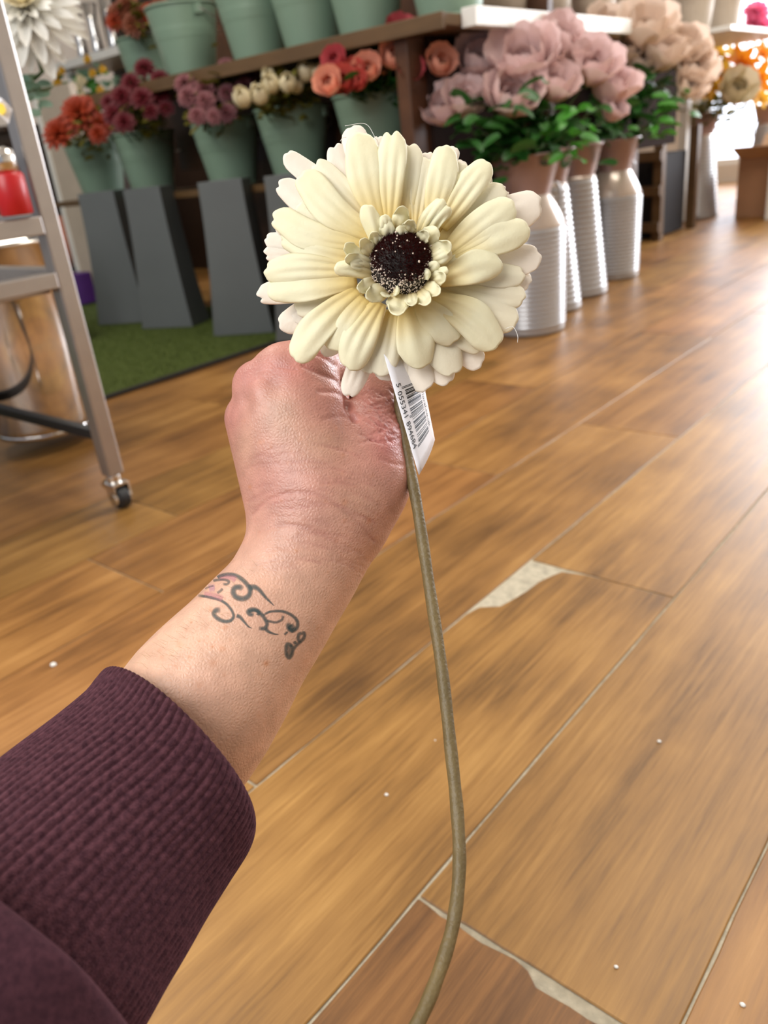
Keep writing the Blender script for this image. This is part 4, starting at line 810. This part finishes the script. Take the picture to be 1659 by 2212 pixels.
cg = [np.arange(0, d_, 8) for d_ in dims]; G = np.stack(np.meshgrid(*cg, indexing='ij'), -1).reshape(-1, 3)
cdv = sdf(lo + (G + 4) * vox).reshape([len(g) for g in cg])[:-1, :-1, :-1]
grid = np.full(dims, 1., np.float32)
blk = np.argwhere(np.abs(cdv) < vox * 8.5); neg = np.argwhere(cdv <= -vox * 8.5)
for b_ in neg: grid[b_[0] * 8:b_[0] * 8 + 9, b_[1] * 8:b_[1] * 8 + 9, b_[2] * 8:b_[2] * 8 + 9] = -1
l8 = np.stack(np.meshgrid(*[np.arange(9)] * 3, indexing='ij'), -1).reshape(-1, 3)
for s0 in range(0, len(blk), 2000):
    bb = blk[s0:s0 + 2000]; idx = (bb[:, None, :] * 8 + l8[None]).reshape(-1, 3); Pq = lo + idx * vox
    grid[idx[:, 0], idx[:, 1], idx[:, 2]] = sdf(Pq) - smooth_add(Pq, SPOTS)
sgn = grid < 0
cor = [(i, j, k) for i in (0, 1) for j in (0, 1) for k in (0, 1)]; n0, n1, n2 = [d_ - 1 for d_ in dims]
cntc = sum(sgn[i:i + n0, j:j + n1, k:k + n2].astype(np.int8) for i, j, k in cor); act = (cntc > 0) & (cntc < 8)
cid = np.full((n0, n1, n2), -1, np.int64); ai = np.argwhere(act); cid[act] = np.arange(len(ai))
acc = np.zeros((len(ai), 3)); wsum = np.zeros(len(ai))
for a in cor:
    for ax in range(3):
        if a[ax]: continue
        b = list(a); b[ax] = 1; va = grid[ai[:, 0] + a[0], ai[:, 1] + a[1], ai[:, 2] + a[2]]; vb = grid[ai[:, 0] + b[0], ai[:, 1] + b[1], ai[:, 2] + b[2]]
        m_ = (va < 0) != (vb < 0); t = np.where(m_, va / np.where(m_, va - vb, 1), 0); p = np.array(a, float)[None].repeat(len(ai), 0); p[:, ax] += t; acc[m_] += p[m_]; wsum[m_] += 1
SV = lo + (ai + acc / wsum[:, None]) * vox; SF = []
for ax in range(3):
    o1, o2 = [(1, 2), (2, 0), (0, 1)][ax]; sl = [slice(0, d_) for d_ in dims]
    A = [slice(1, n0), slice(1, n1), slice(1, n2)]; A[ax] = slice(0, [n0, n1, n2][ax]); Bq = list(A); Bq[ax] = slice(1, [n0, n1, n2][ax] + 1)
    sa, sb = sgn[tuple(A)], sgn[tuple(Bq)]; e_ = np.argwhere(sa != sb); st_ = np.array([1, 1, 1]); st_[ax] = 0; e0 = e_ + st_; flip = sa[tuple(e_.T)]
    def cell(d1, d2): q = e0.copy(); q[:, o1] -= d1; q[:, o2] -= d2; return cid[q[:, 0], q[:, 1], q[:, 2]]
    Q = np.stack([cell(0, 0), cell(1, 0), cell(1, 1), cell(0, 1)], 1); Q[~flip] = Q[~flip][:, ::-1]; SF.append(Q)
SF = np.concatenate(SF); SF = SF[(SF >= 0).all(1)]
# smooth the lattice away
E_ = np.concatenate([SF[:, [0, 1]], SF[:, [1, 2]], SF[:, [2, 3]], SF[:, [3, 0]]]); deg = np.bincount(E_.ravel(), minlength=len(SV))[:, None]
for it in range(3):
    s_ = np.zeros_like(SV)
    for c_ in range(3): s_[:, c_] = np.bincount(E_[:, 0], SV[E_[:, 1], c_], len(SV)) + np.bincount(E_[:, 1], SV[E_[:, 0], c_], len(SV))
    SV = SV * .5 + .5 * s_ / deg
def vnormals(V):
    fn = np.cross(V[SF[:, 2]] - V[SF[:, 0]], V[SF[:, 3]] - V[SF[:, 1]]); n_ = np.zeros_like(V)
    for c_ in range(4):
        for ax in range(3): n_[:, ax] += np.bincount(SF[:, c_], fn[:, ax], len(V))
    return n_ / (np.linalg.norm(n_, axis=1, keepdims=True) + 1e-12)
SN = vnormals(SV); out = -np.sign((SN[np.argmin(SV[:, 2])][2])) ; SN = SN * out if out else SN
SPX = PX + FPX * SV[:, 0] / SV[:, 2]; SPY = PY + FPX * SV[:, 1] / SV[:, 2]; front = SN[:, 2] < .25
def dseg(pts):
    d = np.full(len(SV), 1e9); pts = np.array(pts)
    for a, b in zip(pts[:-1], pts[1:]):
        ab = b - a; t = np.clip(((SPX - a[0]) * ab[0] + (SPY - a[1]) * ab[1]) / (ab @ ab), 0, 1); d = np.minimum(d, np.hypot(SPX - a[0] - t * ab[0], SPY - a[1] - t * ab[1]))
    return d
push = np.zeros(len(SV)); crease_shade = np.zeros(len(SV))
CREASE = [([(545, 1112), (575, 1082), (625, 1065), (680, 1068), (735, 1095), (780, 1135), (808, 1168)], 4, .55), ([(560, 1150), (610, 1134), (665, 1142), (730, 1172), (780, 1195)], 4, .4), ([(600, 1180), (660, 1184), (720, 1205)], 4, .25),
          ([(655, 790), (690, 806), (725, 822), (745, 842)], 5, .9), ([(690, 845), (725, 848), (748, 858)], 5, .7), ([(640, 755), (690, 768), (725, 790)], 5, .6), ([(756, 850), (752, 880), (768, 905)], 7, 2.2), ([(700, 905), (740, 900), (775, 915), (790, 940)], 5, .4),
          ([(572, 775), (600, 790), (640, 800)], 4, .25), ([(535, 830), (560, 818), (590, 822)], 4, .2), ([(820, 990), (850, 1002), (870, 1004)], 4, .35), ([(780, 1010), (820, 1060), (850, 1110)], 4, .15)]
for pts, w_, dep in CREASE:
    g_ = np.exp(-(dseg(spline(pts, 5)) / w_) ** 2) * front; push -= dep * .001 * g_; crease_shade += g_ * min(1, dep) * .5
rw = np.random.default_rng(4)
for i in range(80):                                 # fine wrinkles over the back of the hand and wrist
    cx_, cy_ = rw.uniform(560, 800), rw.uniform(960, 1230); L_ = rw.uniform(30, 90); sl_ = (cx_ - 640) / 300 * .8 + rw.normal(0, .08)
    g_ = np.exp(-(dseg([(cx_ - L_ / 2, cy_ - sl_ * L_ / 2 + 3), (cx_, cy_ - 2), (cx_ + L_ / 2, cy_ + sl_ * L_ / 2 + 3)]) / 2.8) ** 2) * front; push -= .00013 * g_; crease_shade += .2 * g_
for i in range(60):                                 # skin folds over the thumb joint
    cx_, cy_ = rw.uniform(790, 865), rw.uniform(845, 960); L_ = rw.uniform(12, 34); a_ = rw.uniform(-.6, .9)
    g_ = np.exp(-(dseg([(cx_ - L_ / 2 * math.cos(a_), cy_ - L_ / 2 * math.sin(a_)), (cx_ + L_ / 2 * math.cos(a_), cy_ + L_ / 2 * math.sin(a_))]) / 2.6) ** 2) * front; push -= .0004 * g_; crease_shade += .22 * g_
SV2 = SV + SN * push[:, None]
# skin colour: paler forearm, pinker hand, redness at the joints, freckles
def gs(px, py, r, ry=None): return np.exp(-((SPX - px) / r) ** 2 - ((SPY - py) / (ry or r)) ** 2)
c_arm, c_hand, c_red, c_pale, c_fr = [np.array(lin(c)) for c in ((220, 176, 150), (188, 134, 118), (176, 88, 92), (208, 176, 142), (198, 128, 84))]
th = 1 / (1 + np.exp((SPY - 1190) / 60)); col = c_arm * (1 - th[:, None]) + c_hand * th[:, None]
def mixc(c, wgt):
    global col
    w_ = np.clip(wgt, 0, 1)[:, None]; col = col * (1 - w_) + c * w_
for (x, y, r, ry, s) in [(850, 950, 45, 50, .55), (800, 880, 60, 40, .32), (620, 800, 60, 40, .32), (530, 800, 40, 40, .28), (500, 900, 30, 50, .25), (690, 880, 70, 50, .12), (600, 1040, 60, 60, .08), (700, 760, 50, 30, .25), (460, 1480, 90, 60, .10), (590, 1330, 60, 50, .08)]: mixc(c_red, s * gs(x, y, r, ry))
for (x, y, r, ry, s) in [(610, 900, 50, 60, .35), (690, 960, 60, 50, .28), (770, 1080, 60, 50, .22), (530, 960, 26, 60, .25)]: mixc(c_pale, s * gs(x, y, r, ry))
for (x, y, r, s) in [(456, 1317, 5, .6), (487, 1355, 5, .7), (480, 1402, 6, .5), (460, 1432, 8, .4), (575, 1433, 6, .8), (430, 1385, 3, .6), (459, 1397, 3, .8), (413, 1344, 2.5, .9), (640, 1191, 4, .5), (582, 1204, 4, .4), (592, 1188, 4, .3), (388, 1392, 7, .35), (380, 1440, 6, .35), (430, 1480, 7, .3), (560, 1455, 4, .4), (797, 1125, 6, .6), (745, 1085, 7, .4), (540, 1052, 4, .5), (621, 1000, 3, .5), (350, 1420, 6, .3), (410, 1420, 4, .4), (505, 1330, 3, .3)]: mixc(c_fr, s * gs(x, y, r) * front)
for i in range(140): mixc(c_fr, rw.uniform(.1, .35) * gs(rw.uniform(300, 820), rw.uniform(860, 1600), rw.uniform(2, 5)))
mixc(c_red * .7, np.clip(crease_shade, 0, 1) * .5)  # shade of creases and wrinkles put into the skin colour
def skin_bump(N, L, B, tc):
    v = N.new('ShaderNodeTexVoronoi'); v.feature = 'DISTANCE_TO_EDGE'; v.inputs['Scale'].default_value = 560; L.new(tc.outputs['Object'], v.inputs[0])
    nz = N.new('ShaderNodeTexNoise'); nz.inputs['Scale'].default_value = 260; nz.inputs['Detail'].default_value = 6; L.new(tc.outputs['Object'], nz.inputs[0])
    b = N.new('ShaderNodeBump'); b.inputs['Strength'].default_value = .62; b.inputs['Distance'].default_value = .0005; L.new(v.outputs[0], b.inputs['Height'])
    b2 = N.new('ShaderNodeBump'); b2.inputs['Strength'].default_value = .3; b2.inputs['Distance'].default_value = .0006; L.new(nz.outputs[0], b2.inputs['Height']); L.new(b.outputs[0], b2.inputs['Normal']); L.new(b2.outputs[0], B.inputs['Normal'])
SKIN = attr_mat('skin', 'tint', rough=.4, bump=skin_bump, sss=.07, spec=.5, varscale=110, var=.11)
Mc = np.array([[R.x, -U.x, D.x], [R.y, -U.y, D.y], [R.z, -U.z, D.z]])
AO = C(612, 1288, .398); person = thing('person', "person's left arm in a plum ribbed sweatshirt, tattooed wrist, fist gripping the gerbera stem", 'person', AO)
def toW(v): return v @ Mc.T + np.array(CAMP) - np.array(AO)
WV = toW(SV2); am_ = mesh(WV.tolist(), SF.tolist()); setcol(am_, 'tint', col); am_.update()
body = place('arm', am_, SKIN, person)
bvh = BVHTree.FromPolygons([tuple(v) for v in WV], [tuple(f) for f in SF])
def hit(px, py, eps=.00015):
    o_ = CAMP - AO; d_ = (C(px, py, 1) - CAMP).normalized(); h_ = bvh.ray_cast(o_, d_)
    if h_[0] is None: return None
    n_ = h_[1] if h_[1].dot(d_) < 0 else -h_[1]; return h_[0] + n_ * eps, n_
# red nail at the thumb's tip
nl = MB().blob((0, 0, 0), 1, 16, 10, (1, 1, 1)); nm = nl.mesh(True); o = place('thumb_nail', nm, mat('red_nail_polish', (170, 18, 36), .15, var=0, coat=.8), person); o.location = C(936, 808, .446) - AO; o.scale = (.0068, .0068, .0048)
# tattoo: ink strips that lie on the skin, fading at their edges
tm, N, L, B = nt('tattoo_ink'); a = N.new('ShaderNodeAttribute'); a.attribute_name = 'tint'; tr_ = N.new('ShaderNodeBsdfTransparent'); mx = N.new('ShaderNodeMixShader'); B.inputs['Roughness'].default_value = .55
tcx = N.new('ShaderNodeTexCoord'); nz = N.new('ShaderNodeTexNoise'); nz.inputs['Scale'].default_value = 700; L.new(tcx.outputs['Object'], nz.inputs[0]); mr = N.new('ShaderNodeMapRange'); mr.inputs[3].default_value = .65; mr.inputs[4].default_value = 1; L.new(nz.outputs[0], mr.inputs[0])
at2 = N.new('ShaderNodeAttribute'); at2.attribute_name = 'fade'; ml = N.new('ShaderNodeMath'); ml.operation = 'MULTIPLY'; L.new(at2.outputs['Fac'], ml.inputs[0]); L.new(mr.outputs[0], ml.inputs[1])
L.new(a.outputs['Color'], B.inputs['Base Color']); L.new(ml.outputs[0], mx.inputs[0]); L.new(tr_.outputs[0], mx.inputs[1]); L.new(B.outputs[0], mx.inputs[2]); L.new(mx.outputs[0], N['Material Output'].inputs[0])
inkc = np.array(lin((66, 84, 84))); pinkc = np.array(lin((206, 140, 150)))
TX = lambda x, y: (380 + x / 4.1475, 1150 + y / 4.1475)
def strip(pts, wid, c=inkc, strength=.85):
    pts = [TX(*p) for p in spline(pts, 8)]; V, T, Fd, rows = [], [], [], []; n = len(pts)
    for i, p in enumerate(pts):
        a_, b_ = np.array(pts[max(0, i - 1)]), np.array(pts[min(n - 1, i + 1)]); t = (b_ - a_) / (np.linalg.norm(b_ - a_) + 1e-9); nx_ = np.array([-t[1], t[0]]); row = []
        u = i / (n - 1); w_ = 1.25 * (wid(u) if callable(wid) else wid) / 4.1475
        for j in range(7):
            s = (j / 6 - .5) * 2; h_ = hit(p[0] + nx_[0] * s * w_ * .8, p[1] + nx_[1] * s * w_ * .8)
            if h_ is None: row = None; break
            row.append(h_[0]); Fd.append(strength * (1 - abs(s) ** 2.2) * min(1, u * 12 + .3, (1 - u) * 12 + .3)); T.append(c)
        if row is None:
            Fd = Fd[:len(V)]; T = T[:len(V)]; rows.append(None); continue
        rows.append(len(V)); V += row
    F = [(rows[i] + j, rows[i] + j + 1, rows[i + 1] + j + 1, rows[i + 1] + j) for i in range(n - 1) if rows[i] is not None and rows[i + 1] is not None for j in range(6)]
    return V, F, T, Fd
allV, allF, allT, allD = [], [], [], []
def ts(pts, wid, c=inkc, st_=.85):
    V, F, T, Fd = strip(pts, wid, c, st_); n = len(allV); off_ = .00002 * (len(allV) % 5)
    allV.extend(V); allF.extend([tuple(n + i for i in f) for f in F]); allT.extend(T); allD.extend(Fd)
ts([(250, 555), (320, 565), (380, 580), (420, 600)], 34, pinkc, .55); ts([(380, 410), (440, 400), (500, 405), (540, 430)], 34, pinkc, .6); ts([(270, 510), (320, 500), (350, 500)], 40, np.array(lin((196, 150, 176))), .5)
ts([(300, 470), (350, 425), (400, 392), (460, 378), (530, 385), (590, 420), (640, 470), (665, 520), (650, 570), (600, 595), (540, 580), (515, 540), (525, 500), (570, 492), (600, 510)], lambda u: 17 + 14 * min(1, u * 1.5))
ts([(650, 500), (700, 490), (750, 520), (800, 580), (840, 620), (880, 660)], lambda u: 30 * (1 - u) + 5)
ts([(215, 545), (250, 500), (300, 450), (360, 430), (430, 425), (475, 440), (460, 465), (420, 465)], 15, inkc, .7); ts([(240, 515), (300, 490), (340, 480)], 10, inkc, .5); ts([(370, 545), (400, 525), (420, 505)], 16, inkc, .6)
ts([(200, 568), (260, 575), (330, 590), (400, 610), (460, 650), (505, 710), (515, 760), (480, 795), (420, 795), (365, 765), (340, 730), (360, 700), (400, 695)], lambda u: 16 + 16 * max(0, u - .45) * 1.8)
ts([(540, 745), (575, 760), (610, 800), (650, 845), (680, 860)], lambda u: 22 * (1 - u) + 4)
ts([(700, 740), (660, 735), (645, 710), (670, 692), (720, 695), (770, 740), (805, 790), (815, 830), (790, 860), (740, 860)], lambda u: 22); ts([(650, 715), (700, 700), (740, 715), (730, 745)], 18)
ts([(780, 745), (830, 715), (900, 705), (970, 712), (1040, 745), (1085, 795), (1085, 850), (1050, 880), (1015, 870), (1005, 835), (1030, 820)], lambda u: 13 + 14 * u); ts([(1020, 830), (1040, 860), (1020, 880)], 36)
ts([(960, 745), (950, 780), (900, 805), (850, 800), (815, 790)], 15, inkc, .75); ts([(800, 860), (830, 890), (880, 910), (920, 915)], lambda u: 20 * (1 - u) + 4); ts([(970, 918), (1000, 890)], 12)
ts([(1130, 900), (1100, 915), (1095, 955), (1115, 975), (1145, 945), (1150, 905), (1125, 895)], 20, inkc, .8); ts([(1120, 975), (1080, 1010), (1050, 1050), (1040, 1090), (1015, 1125), (990, 1100), (985, 1040), (995, 1000), (1030, 1010), (1045, 1045)], 20, inkc, .8); ts([(1010, 1010), (1020, 1060), (1010, 1110)], 30, inkc, .6); ts([(1060, 975), (1070, 1000)], 20)
tme = mesh(allV, allF); setcol(tme, 'tint', np.array(allT)); fa = tme.attributes.new('fade', 'FLOAT', 'POINT'); fa.data.foreach_set('value', np.array(allD, np.float32)); tag(place('tattoo', tme, tm, body), 'grey and pink scroll tattoo around the wrist')
# a few fine hairs along the wrist
hr = MB()
for i in range(70):
    x = rw.uniform(300, 560); y = 1440 - (x - 300) * .86 + rw.uniform(2, 60) * (1 if i % 3 else .2); h_ = hit(x, y)
    if h_: q, n_ = h_; dd = (n_ * .6 - R * .5 + U * rw.uniform(-.3, .6)).normalized() * rw.uniform(.003, .006); hr.tube([q, q + dd * .5 + n_ * .0005, q + dd], .00004, 3)
tag(place('arm_hair', hr.mesh(True), mat('fair_hair', (206, 176, 130), .5), body), kind='stuff')

# ------------------------------------------------------------------ sleeve
def rings(spec, nth, prof=None, rib=0, flat=.86):
    """spec: (left px, py, right px, py, z, bulge px, near offset) -> rows of points in camera space"""
    rows = []
    S_ = spline([list(s) for s in spec], 9)
    for i, s in enumerate(S_):
        a, b = cs(s[0], s[1], s[4]), cs(s[2], s[3], s[4]); c = (a + b) / 2; ha = (b - a) / 2; r_ = np.linalg.norm(ha); ln = np.array([ha[1], -ha[0], 0]) / r_
        nb_ = np.array([0, 0, -1]) * r_ * flat + ln * (s[5] * s[4] / FPX); row = []
        for k in range(nth):
            t = 2 * PI * k / nth; rr = 1 + (rib(i / (len(S_) - 1), t) if rib else 0)
            sq = np.sign(math.cos(t)) * abs(math.cos(t)) ** .9
            row.append(c + ha * sq * rr + nb_ * math.sin(t) * rr)
        rows.append(row)
    return rows
def skin_rows(rows, close_end=False):
    n = len(rows[0]); V = [p for r_ in rows for p in r_]; F = [(i * n + k, i * n + (k + 1) % n, (i + 1) * n + (k + 1) % n, (i + 1) * n + k) for i in range(len(rows) - 1) for k in range(n)]
    if close_end: F.append(tuple((len(rows) - 1) * n + k for k in range(n)))
    return mesh(toW(np.array(V)).tolist(), F)
def cloth(name, a_, b_):
    m_, N, L, B = nt(name); tc = N.new('ShaderNodeTexCoord'); nz = N.new('ShaderNodeTexNoise'); nz.inputs['Scale'].default_value = 420; nz.inputs['Detail'].default_value = 5; L.new(tc.outputs['Object'], nz.inputs[0])
    cr_ = N.new('ShaderNodeValToRGB'); cr_.color_ramp.elements[0].position = .35; cr_.color_ramp.elements[1].position = .68; cr_.color_ramp.elements[0].color = (*lin(a_), 1); cr_.color_ramp.elements[1].color = (*lin(b_), 1); L.new(nz.outputs[0], cr_.inputs[0]); L.new(cr_.outputs[0], B.inputs['Base Color'])
    B.inputs['Roughness'].default_value = .95; B.inputs['Specular IOR Level'].default_value = .15; B.inputs['Sheen Weight'].default_value = .16; B.inputs['Sheen Tint'].default_value = (*lin((200, 150, 170)), 1)
    n2 = N.new('ShaderNodeTexNoise'); n2.inputs['Scale'].default_value = 1500; L.new(tc.outputs['Object'], n2.inputs[0]); b = N.new('ShaderNodeBump'); b.inputs['Strength'].default_value = .6; b.inputs['Distance'].default_value = .0006; L.new(n2.outputs[0], b.inputs['Height']); L.new(b.outputs[0], B.inputs['Normal']); return m_
CL = cloth('plum_rib_knit', (56, 30, 38), (86, 52, 60)); CL2 = cloth('plum_fleece', (54, 30, 38), (72, 42, 50))
NR = 92
def ribf(u, t): return .017 * (abs(math.cos(NR * t / 2)) ** .8 - .6) * min(1, .25 + u * 30) + (.012 * math.exp(-((u - .80) / .05) ** 2))
cuff_spec = [(238, 1462, 490, 1790, .366, 118), (224, 1450, 522, 1782, .365, 140), (205, 1470, 533, 1806, .362, 154), (180, 1500, 522, 1848, .358, 162), (120, 1550, 480, 1915, .350, 172), (30, 1620, 435, 1990, .339, 186), (-70, 1700, 385, 2080, .326, 205), (-180, 1790, 322, 2185, .312, 225), (-290, 1880, 250, 2300, .298, 245), (-330, 1915, 215, 2345, .292, 245)]
place('cuff', skin_rows(rings(cuff_spec, NR * 8, rib=ribf)), CL, person)
inner = [(300, 1560, 480, 1790, .36, 60), (245, 1478, 482, 1780, .366, 100), (238, 1462, 490, 1790, .366, 118)]
place('cuff_lining', skin_rows(rings(inner, 96)), CL, person)
sl = [(-260, 1850, 245, 2295, .292, 290), (-290, 1850, 285, 2320, .290, 330), (-340, 1880, 280, 2370, .285, 345), (-460, 1980, 200, 2500, .272, 340), (-640, 2130, 60, 2720, .254, 310), (-900, 2360, -180, 3060, .232, 280), (-1300, 2700, -560, 3500, .205, 260)]
place('sleeve', skin_rows(rings(sl, 96, rib=lambda u, t: .012 * math.sin(5 * t + 9 * u) + .008 * math.sin(11 * t - 5 * u)), True), CL2, person)
# bits of lint caught on the cuff
for pts in ([(300, 1835), (318, 1822), (330, 1826), (340, 1815)], [(262, 2190), (266, 2200), (270, 2212)]):
    zz = .302 if pts[0][1] < 2000 else .275
    place('lint', MB().tube([Vector(C(x, y, zz)) - AO for x, y in spline(pts, 5)], .00016, 4).mesh(True), mat('lint', (200, 196, 150), .8), person)
